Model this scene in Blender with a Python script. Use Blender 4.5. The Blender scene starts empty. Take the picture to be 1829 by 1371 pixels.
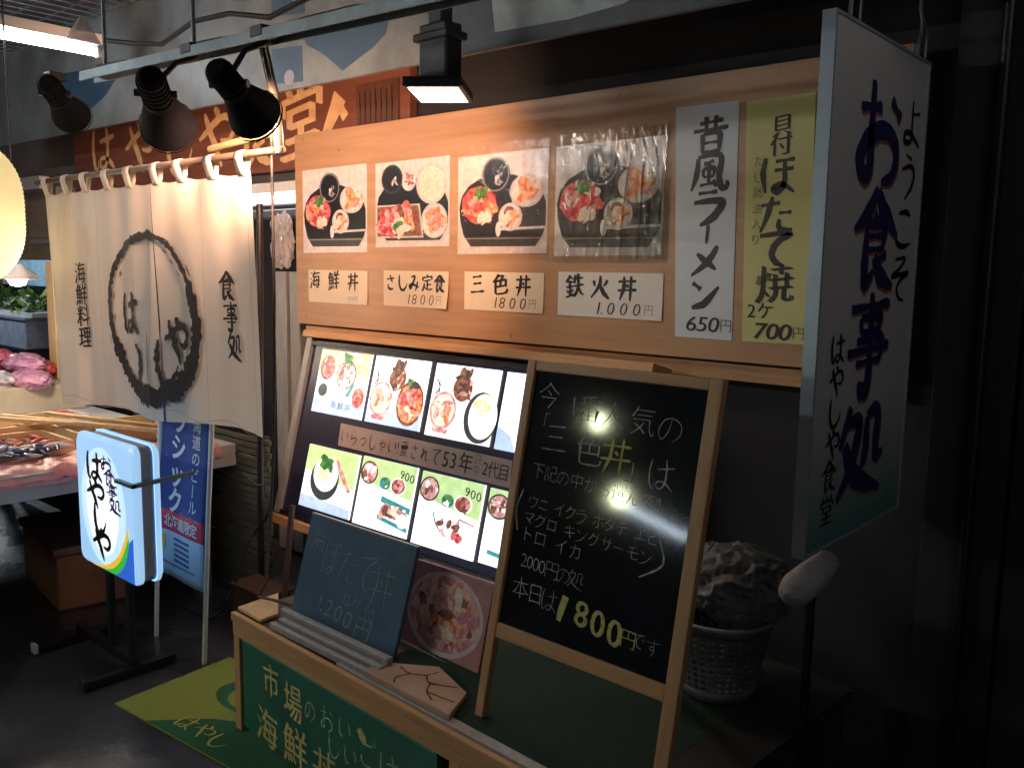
import bpy, bmesh, math, random
from mathutils import Vector, Matrix, noise
random.seed(7)
SC = bpy.context.scene
COL = SC.collection
R = math.radians

# ------------------------------------------------------------------ camera
cd = bpy.data.cameras.new('camera'); cam = bpy.data.objects.new('camera', cd); COL.objects.link(cam)
cd.sensor_fit = 'HORIZONTAL'; cd.sensor_width = 36.0; cd.lens = 31.10; cd.clip_start = 0.05; cd.clip_end = 200
yaw, pitch, roll = -0.7242, 0.1294, 0.0159
fw = Vector((math.sin(yaw)*math.cos(pitch), math.cos(yaw)*math.cos(pitch), -math.sin(pitch)))
rt = Vector((math.cos(yaw), -math.sin(yaw), 0)); up = rt.cross(fw)
r2 = rt*math.cos(roll) + up*math.sin(roll); u2 = -rt*math.sin(roll) + up*math.cos(roll)
cam.matrix_world = Matrix(((r2.x, u2.x, -fw.x, 3.6353), (r2.y, u2.y, -fw.y, -2.541), (r2.z, u2.z, -fw.z, 1.5019), (0, 0, 0, 1)))
SC.camera = cam

# ------------------------------------------------------------------ world, exposure (night in a covered market lane: no sun)
w = bpy.data.worlds.new("World"); SC.world = w; w.use_nodes = True
wn = w.node_tree.nodes; sky = wn.new('ShaderNodeTexSky'); sky.sky_type = 'NISHITA'; sky.sun_disc = False
sky.sun_elevation = R(-5); sky.sun_rotation = R(200)
w.node_tree.links.new(sky.outputs[0], wn['Background'].inputs[0]); wn['Background'].inputs[1].default_value = 0.1
SC.view_settings.view_transform = 'Standard'; SC.view_settings.look = 'None'
SC.view_settings.exposure = 0.0; SC.view_settings.gamma = 1.0; SC.view_settings.use_curve_mapping = False
SC.cycles.max_bounces = 6; SC.cycles.sample_clamp_indirect = 6.0; SC.cycles.use_denoising = True

# ------------------------------------------------------------------ materials
MATS = {}
def mat(name, col, rough=.55, metal=0., n=(6, .12), bump=None, stretch=(1, 1, 1), emit=0., col2=None, spec=.5, vor=None, alpha=1., trans=0., coat=0., ecol=None):
    if name in MATS: return MATS[name]
    m = bpy.data.materials.new(name); m.use_nodes = True; nt = m.node_tree; N = nt.nodes; L = nt.links
    b = N['Principled BSDF']; b.inputs['Roughness'].default_value = rough; b.inputs['Metallic'].default_value = metal
    b.inputs['Specular IOR Level'].default_value = spec
    if coat: b.inputs['Coat Weight'].default_value = coat; b.inputs['Coat Roughness'].default_value = .12
    if alpha < 1: b.inputs['Alpha'].default_value = alpha
    if trans: b.inputs['Transmission Weight'].default_value = trans
    tc = N.new('ShaderNodeTexCoord'); mp = N.new('ShaderNodeMapping'); mp.inputs['Scale'].default_value = stretch
    L.new(tc.outputs['Object'], mp.inputs[0])
    if vor:
        t = N.new('ShaderNodeTexVoronoi'); t.inputs['Scale'].default_value = vor; fac = t.outputs['Color']
        L.new(mp.outputs[0], t.inputs['Vector'])
    else:
        t = N.new('ShaderNodeTexNoise'); t.inputs['Scale'].default_value = n[0]; t.inputs['Detail'].default_value = 6
        t.inputs['Roughness'].default_value = .62; fac = t.outputs['Fac']; L.new(mp.outputs[0], t.inputs['Vector'])
    rp = N.new('ShaderNodeValToRGB'); L.new(fac, rp.inputs[0])
    c2 = col2 or tuple(min(1, c*(1+n[1])) for c in col); c1 = col if col2 else tuple(c*(1-n[1]) for c in col)
    rp.color_ramp.elements[0].position = .3; rp.color_ramp.elements[1].position = .7
    rp.color_ramp.elements[0].color = (*c1, 1); rp.color_ramp.elements[1].color = (*c2, 1)
    L.new(rp.outputs[0], b.inputs['Base Color'])
    if emit:
        if ecol: b.inputs['Emission Color'].default_value = (*ecol, 1)
        else: L.new(rp.outputs[0], b.inputs['Emission Color'])
        b.inputs['Emission Strength'].default_value = emit
    if bump:
        t2 = N.new('ShaderNodeTexNoise'); t2.inputs['Scale'].default_value = bump[0]; t2.inputs['Detail'].default_value = 5
        L.new(mp.outputs[0], t2.inputs['Vector']); bp = N.new('ShaderNodeBump'); bp.inputs['Strength'].default_value = bump[1]
        bp.inputs['Distance'].default_value = .01; L.new(t2.outputs['Fac'], bp.inputs['Height']); L.new(bp.outputs[0], b.inputs['Normal'])
    MATS[name] = m; return m
def wood(name, c1, c2, axis='x', rough=.5, sc=3.):
    st = {'x': (1, 14, 14), 'y': (14, 1, 14), 'z': (14, 14, 1)}[axis]
    return mat(name, c1, rough, n=(sc, .2), stretch=st, col2=c2, bump=(sc*2, .08))

ply = wood('plywood board', (.38, .215, .115), (.49, .29, .155), 'x', .42, 2.2)
pine_x = wood('pine along', (.40, .21, .09), (.58, .34, .16), 'x'); pine_z = wood('pine upright', (.40, .21, .09), (.58, .34, .16), 'z')
pine_y = wood('pine across', (.40, .21, .09), (.58, .34, .16), 'y')
redwood = wood('dark red wood', (.12, .042, .03), (.20, .075, .05), 'x', .45, 2.)
palewood = wood('pale raw timber', (.55, .36, .17), (.72, .52, .28), 'z')
darkwood = wood('dark timber', (.035, .02, .012), (.07, .04, .025), 'z')
reddish = wood('red brown timber', (.07, .03, .02), (.11, .05, .032), 'z')
gold = mat('gold paint', (.62, .40, .22), .35, n=(20, .2))
black_metal = mat('black painted metal', (.008, .008, .012), .42, n=(14, .3), bump=(60, .05))
steel = mat('galvanised steel', (.17, .21, .22), .45, .5, n=(12, .25), bump=(30, .05))
alu = mat('brushed aluminium', (.5, .52, .55), .3, .9, n=(8, .15), stretch=(1, 1, 20))
alu_matte = mat('dull grey aluminium', (.30, .30, .30), .5, .3, n=(8, .2), stretch=(8, 8, 1))
paper = mat('white paper', (.72, .70, .68), .6, n=(5, .05), bump=(9, .05))
cream = mat('cream paper', (.74, .63, .48), .6, n=(5, .06), bump=(9, .06))
bluepaper = mat('pale blue paper', (.62, .68, .76), .6, n=(5, .05), bump=(9, .05))
yelpaper = mat('yellow green paper', (.60, .60, .26), .6, n=(5, .06), bump=(9, .05))
ink = mat('black ink', (.012, .010, .014), .5, n=(30, .3))
ink_soft = mat('worn black ink', (.012, .011, .012), .75, n=(60, .6))
cloth = mat('off white cotton', (.70, .66, .61), .85, n=(260, .06), bump=(350, .15))
def translucent(m, fac, col):
    N = m.node_tree.nodes; L = m.node_tree.links; t = N.new('ShaderNodeBsdfTranslucent'); t.inputs[0].default_value = (*col, 1); x = N.new('ShaderNodeMixShader'); x.inputs[0].default_value = fac
    L.new(N['Principled BSDF'].outputs[0], x.inputs[1]); L.new(t.outputs[0], x.inputs[2]); L.new(x.outputs[0], N['Material Output'].inputs[0])
translucent(cloth, .38, (.75, .66, .55))
chalk_w = mat('white chalk', (.46, .47, .44), .9, n=(60, .6)); chalk_y = mat('yellow chalk', (.52, .50, .16), .9, n=(90, .4))
chalk_g = mat('dusty white chalk', (.30, .34, .34), .9, n=(70, .5)); chalk_gold = mat('ochre chalk', (.55, .44, .16), .9, n=(70, .35))
cb_black = mat('black chalkboard', (.012, .014, .018), .075, n=(3, .5), bump=(2.5, .03))
cb_teal = mat('slate blue chalkboard', (.055, .115, .18), .38, n=(4, .3))
cb_green = mat('green chalkboard', (.022, .135, .09), .42, n=(4, .3))
turf = mat('green artificial turf', (.007, .034, .02), .95, n=(220, .6), bump=(300, .8))
concrete = mat('dark market floor', (.030, .029, .032), .38, n=(3.2, .5), bump=(22, .22))
N = concrete.node_tree.nodes; L = concrete.node_tree.links; nz = N.new('ShaderNodeTexNoise'); nz.inputs['Scale'].default_value = 1.7; nz.inputs['Detail'].default_value = 7; rr = N.new('ShaderNodeMapRange')
rr.inputs[1].default_value = .4; rr.inputs[2].default_value = .62; rr.inputs[3].default_value = .16; rr.inputs[4].default_value = .6; tc = N.new('ShaderNodeTexCoord'); L.new(tc.outputs['Object'], nz.inputs['Vector']); L.new(nz.outputs['Fac'], rr.inputs[0]); L.new(rr.outputs[0], N['Principled BSDF'].inputs['Roughness'])
plaster = mat('dirty dark wall', (.015, .015, .020), .7, n=(2.5, .4), bump=(18, .15))
fasc = mat('grey fascia sheet', (.092, .112, .12), .5, n=(3.4, .5), bump=(4, .06))
blue_paint = mat('faded blue paint', (.018, .045, .085), .55, n=(5, .3))
soffit = mat('grimy soffit', (.03, .028, .028), .7, n=(4, .4))
ceil_m = mat('purple grey ceiling', (.075, .068, .10), .7, n=(1.6, .35))
rubber = mat('black rubber', (.015, .015, .015), .6)
white_pl = mat('white plastic', (.62, .62, .62), .4, n=(8, .06))
grey_pl = mat('grey white plastic', (.35, .35, .35), .4, n=(10, .12))

# ------------------------------------------------------------------ mesh building
class MB:
    def __init__(s): s.v = []; s.f = []
    def add(s, vs, fs, m=0, smooth=False):
        o = len(s.v); s.v += [Vector(v) for v in vs]
        for f in fs: s.f.append(([i+o for i in f], m, smooth))
    def box(s, c, d, rot=None, m=0):
        c = Vector(c); h = Vector(d)/2
        vs = [Vector((x*h.x, y*h.y, z*h.z)) for x in (-1, 1) for y in (-1, 1) for z in (-1, 1)]
        if rot is not None: vs = [rot @ v for v in vs]
        s.add([v+c for v in vs], [(0, 1, 3, 2), (4, 6, 7, 5), (0, 4, 5, 1), (2, 3, 7, 6), (0, 2, 6, 4), (1, 5, 7, 3)], m)
    def span(s, a, b, m=0):
        a = Vector(a); b = Vector(b); s.box((a+b)/2, (abs(b.x-a.x), abs(b.y-a.y), abs(b.z-a.z)), None, m)
    def bar(s, a, b, wd, dp, ref=(0, 0, 1), m=0):      # a rectangular bar from a to b
        a = Vector(a); b = Vector(b); t = (b-a).normalized(); x = t.cross(Vector(ref)).normalized(); y = t.cross(x)
        vs = [p + x*sx*wd/2 + y*sy*dp/2 for p in (a, b) for sx, sy in ((-1, -1), (1, -1), (1, 1), (-1, 1))]
        s.add(vs, [(3, 2, 1, 0), (4, 5, 6, 7)] + [(i, (i+1) % 4, 4+(i+1) % 4, 4+i) for i in range(4)], m)
    def tube(s, pts, r, n=12, m=0, caps=True):
        pts = [Vector(p) for p in pts]; rs = r if isinstance(r, (list, tuple)) else [r]*len(pts); rings = []
        for i, p in enumerate(pts):
            t = (pts[min(i+1, len(pts)-1)]-pts[max(i-1, 0)]).normalized()
            ref = Vector((0, 0, 1)) if abs(t.z) < .9 else Vector((1, 0, 0))
            x = t.cross(ref).normalized(); y = t.cross(x)
            rings.append([p + (x*math.cos(2*math.pi*k/n)+y*math.sin(2*math.pi*k/n))*rs[i] for k in range(n)])
        vs = sum(rings, []); fs = []
        for i in range(len(pts)-1):
            for k in range(n): fs.append((i*n+k, i*n+(k+1) % n, (i+1)*n+(k+1) % n, (i+1)*n+k))
        s.add(vs, fs, m, True)
        if caps: s.add(rings[0], [tuple(range(n))[::-1]], m); s.add(rings[-1], [tuple(range(n))], m)
    def lathe(s, c, prof, n=32, m=0):
        vs = [Vector((c[0]+r*math.cos(2*math.pi*k/n), c[1]+r*math.sin(2*math.pi*k/n), c[2]+z)) for r, z in prof for k in range(n)]
        s.add(vs, [(i*n+k, i*n+(k+1) % n, (i+1)*n+(k+1) % n, (i+1)*n+k) for i in range(len(prof)-1) for k in range(n)], m, True)
    def poly(s, sf, pts, d=.001, m=0): s.add([sf(a, b, d) for a, b in pts], [tuple(range(len(pts)))], m)
    def ell(s, sf, a, b, ra, rb, d=.001, m=0, n=26, a0=0, a1=360, wob=0.):
        s.poly(sf, [(a+ra*math.cos(t)*(1+wob*random.uniform(-1, 1)), b+rb*math.sin(t)*(1+wob*random.uniform(-1, 1))) for t in [R(a0+(a1-a0)*k/n) for k in range(n + (a1-a0 < 360))]], d, m)
    def ring(s, sf, a, b, ra, rb, wd, d=.001, m=0, n=32):
        vs = [sf(a+(ra-q)*math.cos(2*math.pi*k/n), b+(rb-q)*math.sin(2*math.pi*k/n), d) for k in range(n) for q in (0, wd)]
        s.add(vs, [(2*k, 2*((k+1) % n), 2*((k+1) % n)+1, 2*k+1) for k in range(n)], m)
    def prism(s, sf, pts, d0, d1, m=0):
        n = len(pts); vs = [sf(a, b, d0) for a, b in pts]+[sf(a, b, d1) for a, b in pts]
        s.add(vs, [tuple(range(n))[::-1], tuple(range(n, 2*n))]+[(i, (i+1) % n, n+(i+1) % n, n+i) for i in range(n)], m)
    def build(s, name, mats, parent=None, loc=None, bev=0.):
        me = bpy.data.meshes.new(name); o = bpy.data.objects.new(name, me); COL.objects.link(o)
        if parent is not None: org = parent.get('_w') and Vector(parent['_w']) or Vector((0, 0, 0))
        else:
            org = Vector(loc) if loc is not None else Vector((sum(v.x for v in s.v)/len(s.v), sum(v.y for v in s.v)/len(s.v), min(v.z for v in s.v)))
        me.from_pydata([v-org for v in s.v], [], [f[0] for f in s.f])
        if parent is not None: o.parent = parent; o['_w'] = list(org)
        else: o.location = org; o['_w'] = list(org)
        if not isinstance(mats, (list, tuple)): mats = [mats]
        for m in mats: me.materials.append(m)
        me.polygons.foreach_set('material_index', [f[1] for f in s.f]); me.polygons.foreach_set('use_smooth', [f[2] for f in s.f])
        me.validate(); me.update()
        if bev:
            md = o.modifiers.new('bevel', 'BEVEL'); md.width = bev; md.segments = 2; md.limit_method = 'ANGLE'; md.angle_limit = R(50)
        return o
def thing(name, label, cat, loc, group=None):
    o = bpy.data.objects.new(name, None); COL.objects.link(o); o.location = loc; o['_w'] = list(loc); o.empty_display_size = .1
    o['label'] = label; o['category'] = cat
    if group: o['group'] = group
    return o
def tag(o, label, cat, group=None):
    o['label'] = label; o['category'] = cat
    if group: o['group'] = group
    return o
def struct(o): o['kind'] = 'structure'; return o
def plane(o, u, v):
    o = Vector(o); u = Vector(u).normalized(); v = Vector(v).normalized(); n = u.cross(v)
    return lambda a, b, d=0.: o + u*a + v*b + n*d

# ------------------------------------------------------------------ lettering
GL = {}
def glyph(ch, off):
    k = (ch, off)
    if k in GL: return GL[k]
    c = bpy.data.curves.new('glyph', 'FONT'); c.body = ch; c.size = 1; c.resolution_u = 3; c.offset = off
    o = bpy.data.objects.new('glyph', c); me = o.to_mesh()
    vs = [(v.co.x, v.co.y) for v in me.vertices]; fs = [tuple(p.vertices) for p in me.polygons]
    o.to_mesh_clear(); bpy.data.objects.remove(o); bpy.data.curves.remove(c)
    if ord(ch) < 128 and vs:
        xs = [v[0] for v in vs]; cx = (min(xs)+max(xs))/2; wd = max(xs)-min(xs)+.08
    else: cx, wd = .46, .93
    GL[k] = ([(x-cx, y-.345) for x, y in vs], fs, wd); return GL[k]
def write(mb, sf, text, p0, p1, size, sx=1., off=-.024, nib=.07, ang=-24, shear=0., jit=.0, rough=.0, d=.0012, m=0, vert=False, copies=4, rise=0., font=False):
    chars = list(text); ws = [1. if vert else glyph(c, off)[2] if c != ' ' else .5 for c in chars]
    tot = sum(ws) - (ws[0]+ws[-1])/2; acc = 0.; rnd = random.Random(text)
    for i, c in enumerate(chars):
        if i: acc += (ws[i-1]+ws[i])/2
        t = acc/tot if tot else 0
        if c == ' ': continue
        cx = p0[0]+(p1[0]-p0[0])*t; cy = p0[1]+(p1[1]-p0[1])*t
        if c in KANA and not font:
            sc = size*(1+rnd.uniform(-1, 1)*jit*.8)*.98; an = rnd.uniform(-1, 1)*jit*.7; co, si = math.cos(an), math.sin(an); wk = (off+.045+nib)/.088; k_ = min(1., .5+sx*.5)
            if c == 'ー' and not vert: an = math.pi/2; co, si = 0., 1.
            for i_, st in enumerate(KANA[c]):
                stroke(mb, sf, [(cx+(a*co-e*si)*sc*sx+shear*e*sc, cy+(a*si+e*co)*sc, ww*wk*sc*k_) for a, e, ww in st], d+i_*.0001, m, .12 if nib else .0, 6, i*3.+i_)
            continue
        vs, fs, _ = glyph(c, off); rot = rnd.uniform(-1, 1)*jit*.9; sc = size*(1+rnd.uniform(-1, 1)*jit*.8)
        if vert and c in 'ー': rot += math.pi/2
        co, si = math.cos(rot), math.sin(rot); sd = rnd.random()*99
        for k in range(copies if nib else 1):
            q = (k/(copies-1)-.5)*nib if nib and copies > 1 else 0
            dx, dy = q*math.cos(R(ang)), q*math.sin(R(ang)); out = []
            for x, y in vs:
                if rough: x += rough*noise.noise((x*7, y*7, sd)); y += rough*noise.noise((x*7, y*7, sd+31))
                x += dx; y += dy; y += rise*x; x += shear*y
                x, y = x*co-y*si, x*si+y*co
                out.append(sf(cx+x*sc*sx, cy+y*sc, d+k*.00012))
            mb.add(out, fs, m)
def catmull(pts, n=8):
    out = []; P = [pts[0]]+list(pts)+[pts[-1]]
    for i in range(1, len(P)-2):
        for k in range(n):
            t = k/n; a, b, c, e = P[i-1], P[i], P[i+1], P[i+2]
            out.append(tuple(.5*(2*b[j]+(c[j]-a[j])*t+(2*a[j]-5*b[j]+4*c[j]-e[j])*t*t+(3*b[j]-a[j]-3*c[j]+e[j])*t**3) for j in range(len(b))))
    out.append(tuple(P[-2])); return out
def stroke(mb, sf, pts, d=.0014, m=0, rough=.0, n=8, seed=0.):          # pts: (a, b, width)
    q = catmull(pts, n); L = []
    for i, (a, b, wd) in enumerate(q):
        a0, b0 = q[max(i-1, 0)][:2]; a1, b1 = q[min(i+1, len(q)-1)][:2]; l = math.hypot(a1-a0, b1-b0) or 1; nx, ny = -(b1-b0)/l, (a1-a0)/l
        w1 = wd/2*(1+rough*noise.noise((i*.45, seed, 1.3))*2); w2 = wd/2*(1+rough*noise.noise((i*.5, seed, 7.7))*2)
        L.append((sf(a+nx*w1, b+ny*w1, d), sf(a-nx*w2, b-ny*w2, d)))
    vs = [v for p in L for v in p]
    mb.add(vs, [(2*i, 2*i+1, 2*i+3, 2*i+2) for i in range(len(L)-1)], m)
KANA = {
 'は': [[(-.36, .44, .05), (-.42, .1, .11), (-.38, -.3, .10), (-.27, -.42, .05), (-.22, -.22, .02)],
       [(-.14, .17, .06), (.12, .2, .09), (.42, .25, .07)],
       [(.12, .47, .06), (.16, .2, .11), (.14, -.18, .10), (.03, -.38, .08), (-.14, -.36, .07), (-.12, -.2, .06), (.1, -.2, .07), (.28, -.32, .09), (.4, -.44, .05)]],
 'や': [[(-.47, -.02, .05), (-.2, .13, .10), (.12, .29, .09), (.38, .25, .10), (.44, .05, .09), (.3, -.1, .08), (.1, -.06, .04)],
       [(-.04, .46, .06), (.04, .38, .11), (.07, .26, .05)],
       [(-.3, .40, .06), (-.18, .12, .12), (.0, -.22, .11), (.12, -.5, .04)]],
 'し': [[(-.26, .47, .05), (-.3, .15, .11), (-.27, -.18, .11), (-.12, -.41, .11), (.12, -.43, .10), (.32, -.26, .07), (.44, -.02, .02)]],
}
def brush(mb, sf, ch, cx, cy, w_, h_, wd=1., d=.0014, m=0, rough=.25):
    for i, st in enumerate(KANA[ch]):
        stroke(mb, sf, [(cx+a*w_, cy+b*h_, c*wd*min(w_, h_)*1.15) for a, b, c in st], d+i*.00025, m, rough, 8, cx*7+i)


def _k(spec):     # compact strokes: 'x,y x,y ... /weight' in hundredths of the cell; brush pressure swells then lifts
    out = []
    for st in spec.split(';'):
        wt = 1.
        if '/' in st: st, q = st.split('/'); wt = float(q)
        P = [tuple(float(v)/100 for v in p.split(',')) for p in st.split()]; n = len(P); L = []
        for i, (x, y) in enumerate(P):
            u = i/(n-1); w_ = (.075+.035*math.sin(math.pi*u))*wt
            if i == 0: w_ *= .85
            if i == n-1: w_ *= .55 if n > 2 else .95
            L.append((x, y, w_))
        if n == 2:
            (x0, y0, a), (x1, y1, c) = L; dx, dy = x1-x0, y1-y0
            hz = abs(dx) > abs(dy)
            L = [(x0, y0, a*.9), (x0+dx*.12, y0+dy*.12, a*(.95 if hz else 1.25)), (x0+dx*.55, y0+dy*.55, a*(.68 if hz else 1.15)), (x0+dx*.9, y0+dy*.9, a*(1.15 if hz else .9)), (x1, y1, a*(.7 if hz else .35))]
        out.append(L)
    return out
for _c, _s in {
 '昔': '-30,30 32,36;-13,47 -12,14;13,48 12,14;-46,12 46,18;-22,4 -20,-46;-20,3 22,6 22,-44;-18,-18 20,-16/.8;-19,-40 20,-38/.8',
 '風': '-32,38 -34,0 -48,-44;-32,40 28,44 28,-10 36,-38 50,-34 50,-20;12,31 -15,22;-17,10 13,12 11,-10/.8;-17,10 -15,-10/.8;-15,-10 12,-8/.7;0,24 0,-30;-24,-31 16,-25/.8;12,-18 22,-36',
 '食': '0,50 -20,25 -48,8/1.1;0,48 20,28 50,8/1.3;-4,27 6,18;-20,14 20,17 18,-10;-20,14 -20,-42 0,-30;-18,3 18,5/.7;-18,-10 18,-8/.7;28,-12 6,-22;0,-16 20,-36 48,-46/1.2',
 '事': '-45,34 45,39;-22,25 22,27 20,12/.8;-22,25 -20,10/.8;-20,11 20,13/.7;-28,2 28,5 27,-20/.8;-48,-9 48,-4;-28,-20 28,-18/.8;0,50 2,-38 -14,-47 -20,-38/1.1',
 '処': '-28,46 -48,8;-34,28 -8,31 -20,-10 -48,-42;-38,10 -10,-25 50,-46/1.4;10,32 10,0 2,-20;10,34 34,37 34,0 38,-12 52,-8',
 'お': '-44,20 0,26;-20,47 -20,-10 -22,-36 -36,-36 -42,-22 -20,-2 15,6 38,-8 34,-32 8,-42/1.1;22,36 44,22/1.2',
 'よ': '2,20 36,25;0,47 2,-20 -6,-38 -30,-38 -30,-22 -5,-20 20,-30 42,-42',
 'う': '-12,44 14,36;-30,12 10,22 30,8 20,-20 -10,-48', 'こ': '-28,30 10,34 28,26;-34,-8 -30,-30 0,-38 38,-30',
 'そ': '-26,42 20,44 -10,20 -40,6 0,10 40,14 5,0 -12,-20 2,-40 26,-44/.9',
 'ラ': '-30,38 28,42/1.1;-42,12 40,17 30,-15 5,-38 -22,-52/1.3', 'ー': '6,42 0,-32/1.3', 'メ': '36,46 10,2 -44,-44/1.3;-28,22 4,-2 34,-24/1.2', 'ン': '-38,34 -10,14/1.5;-38,-42 5,-24 46,24/1.3',
 'ほ': '-36,44 -42,5 -34,-42;-10,34 40,38;-12,12 38,16;14,34 15,-20 0,-40 -13,-32 10,-22 42,-42',
 'た': '-44,24 8,30;-14,46 -22,10 -44,-46;6,4 40,6;8,-12 10,-36 44,-38', 'て': '-44,32 40,40 10,20 -8,-8 2,-34 28,-46/1.15',
 '三': '-30,32 30,37;-26,2 26,6;-44,-36 44,-31', '丼': '-44,24 42,29;-46,-10 46,-4;-16,44 -17,0 -34,-46;17,47 16,-48;-4,13 6,3', '火': '0,46 -2,10 -42,-42;2,8 20,-20 48,-42/1.2;-32,26 -26,4;38,30 20,6',
 'い': '-34,28 -36,-8 -24,-34 -12,-22;24,26 36,6 36,-12', 'の': '2,26 -6,-10 -26,-36 -40,-12 -24,22 8,30 36,12 36,-18 10,-42', '人': '-2,46 -10,10 -46,-42;-6,14 10,-12 46,-42/1.3',
 'す': '-42,24 42,28;6,47 8,0 -4,-16 -16,-2 2,8 10,-12 2,-34 -14,-48', 'ん': '4,46 -18,0 -40,-44 -20,-8 2,-6 4,-36 22,-40 44,-10', 'ら': '-8,44 12,36;-24,22 -28,-10 4,2 30,-6 26,-30 -4,-46', 'れ': '-24,46 -24,-46;-44,20 -14,22 -42,-26 -4,8 12,14 12,-30 24,-40 44,-28', 'さ': '-38,18 36,26;-8,46 8,16 18,0;-26,-12 -20,-36 6,-42 26,-38', 'み': '-30,34 4,38 -18,-6 -36,-34 -44,-18 -24,-8 14,-16 42,-26;28,10 24,-16 8,-46',
 'け': '-34,42 -40,4 -32,-40;-10,16 40,22;18,46 20,0 2,-46', 'を': '-38,26 34,32;-2,46 -14,12 -38,-12 -8,2 4,-4 4,-28;36,8 -10,-12 -20,-34 4,-44 30,-42',
}.items(): KANA[_c] = _k(_s)

# ================================================================== SETTING
b = MB(); b.add([(-16, -14, 0), (9, -14, 0), (9, 5, 0), (-16, 5, 0)], [(0, 1, 2, 3)]); struct(b.build('ground', concrete, loc=(0, 0, 0)))
b = MB(); b.span((-16, -6.5, 2.85), (6, 4, 2.93)); struct(b.build('ceiling', ceil_m))
b = MB()
for i in range(46): b.tube([(-4.4+.1*i, -2.2, 2.78), (-4.4+.1*i, .2, 2.78)], .0035, 5)
for i in range(18): b.tube([(-4.5, -2.2+.14*i, 2.788), (.2, -2.2+.14*i, 2.788)], .0035, 5)
tag(b.build('ceiling_mesh', steel), 'thin steel wire mesh hung under the purple ceiling by the tube lamp', 'wire mesh')

# shop front wall with the door recess
b = MB(); b.span((0, .10, 0), (5.2, .22, 2.85)); b.span((-2.7, .10, 1.965), (0, .22, 2.85)); b.span((-2.7, .10, 0), (-1.3, .22, 1.965)); 
tag(b.build('shop_wall', plaster), 'dark grimy shop front wall behind the menu board and doorway', 'wall')

# sliding door
t = thing('sliding_door', 'dark sliding door with bright aluminium head rail between curtain and menu board', 'door', (-.65, .16, 0))
b = MB(); b.span((-1.3, .15, 0), (0, .18, 1.74)); b.build('door_panel', mat('dark door glass', (.018, .018, .022), .25), t)
b = MB()
for z0, z1, y in ((1.905, 1.962, .13), (1.80, 1.86, .12), (1.745, 1.785, .135)): b.span((-1.28, y-.03, z0), (-.01, y+.03, z1))
b.span((-1.28, .14, 1.745), (-.01, .16, 1.962)); b.build('head_rail', alu, t, bev=.004)
b = MB(); b.span((-.30, .06, .02), (-.20, .13, 1.47)); b.span((-.185, .07, .02), (-.10, .13, 1.47)); b.build('door_stile', alu_matte, t, bev=.004)

def crumple(c, r, sz, seed, amp=.45, sub=4, sm=False):
    bm = bmesh.new(); bmesh.ops.create_icosphere(bm, subdivisions=sub, radius=1.)
    mb = MB(); vs = []
    for v in bm.verts:
        p = v.co.copy(); q = (1+amp*.6*noise.noise(p*1.5+Vector((seed, 0, 0)))+amp*(.75-2.0*abs(noise.noise(p*2.1+Vector((0, seed, 0)))))+amp*(.3-1.0*abs(noise.noise(p*4.6+Vector((0, 0, seed)))))) if sm else (1+amp*noise.noise(p*1.7+Vector((seed, 0, 0)))+amp*.5*noise.noise(p*4.3+Vector((0, seed, 0)))+amp*.16*noise.noise(p*10+Vector((0, 0, seed))))
        vs.append(Vector(c)+Vector((p.x*sz[0], p.y*sz[1], p.z*sz[2]))*r*q)
    mb.add(vs, [tuple(v.index for v in f.verts) for f in bm.faces], 0, sm); bm.free(); return mb
film = mat('clear crumpled film', (.5, .48, .5), .15, alpha=.55, n=(9, .3))
tag(crumple((-.21, .05, 1.62), .1, (.8, .45, 1.25), 3.1).build('plastic_bag', film), 'crumpled clear plastic bag hanging beside the door head rail', 'bag')

# ------------------------------------------------------------------ fascia above the shop
t = thing('awning_fascia', 'grey metal awning fascia with faded blue painted wave and blocks above the shop', 'awning', (.5, -.2, 2.21))
b = MB()
b.add([(-3.2, -.35, 2.235), (3.2, -.35, 2.20), (3.2, -.35, 2.85), (-3.2, -.35, 2.85), (-3.2, -.33, 2.235), (3.2, -.33, 2.20), (3.2, -.33, 2.85), (-3.2, -.33, 2.85)],
      [(0, 1, 2, 3), (7, 6, 5, 4), (4, 5, 1, 0), (0, 3, 7, 4), (1, 5, 6, 2)])
b.build('front_sheet', fasc, t)
b = MB(); b.add([(-3.2, -.329, 2.50), (3.2, -.329, 2.47), (3.2, .099, 2.47), (-3.2, .099, 2.50)], [(3, 2, 1, 0)]); b.build('soffit_panel', soffit, t)
F = plane((0, -.35, 0), (1, 0, 0), (0, 0, 1))
b = MB(); b.prism(F, [(.335, 2.39), (.545, 2.375), (.55, 2.235), (.33, 2.25)], 0, .001)
b.build('painted_block', blue_paint, t); b = MB(); b.prism(F, [(.34, 2.60), (.57, 2.565), (.565, 2.495), (.338, 2.52)], 0, .001)
b.build('painted_block', blue_paint, t); b = MB(); b.prism(F, [(.52, 2.46), (1.09, 2.43), (1.06, 2.34), (.98, 2.30), (.90, 2.275), (.84, 2.255), (.805, 2.243), (.765, 2.27), (.72, 2.30), (.66, 2.335), (.58, 2.37)], 0, .001)
b.build('painted_wave', blue_paint, t); b = MB(); b.prism(F, [(-1.95, 2.57), (-1.0, 2.52), (-1.09, 2.45), (-1.22, 2.38), (-1.4, 2.33), (-1.6, 2.29), (-1.82, 2.29)], 0, .001)
b.build('painted_wave', blue_paint, t)
b = MB(); b.prism(F, [(1.55, 2.60), (2.2, 2.6), (2.24, 2.30), (2.1, 2.26), (1.9, 2.25), (1.6, 2.26)], 0, .0012)
b.build('pale_patch', mat('pale green worn paint', (.50, .58, .55), .5, n=(7, .35)), t)
b = MB(); b.ell(F, .455, 2.262, .035, .03, .0016); b.build('painted_dot', mat('grey violet paint', (.16, .17, .25), .5), t)
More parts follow.
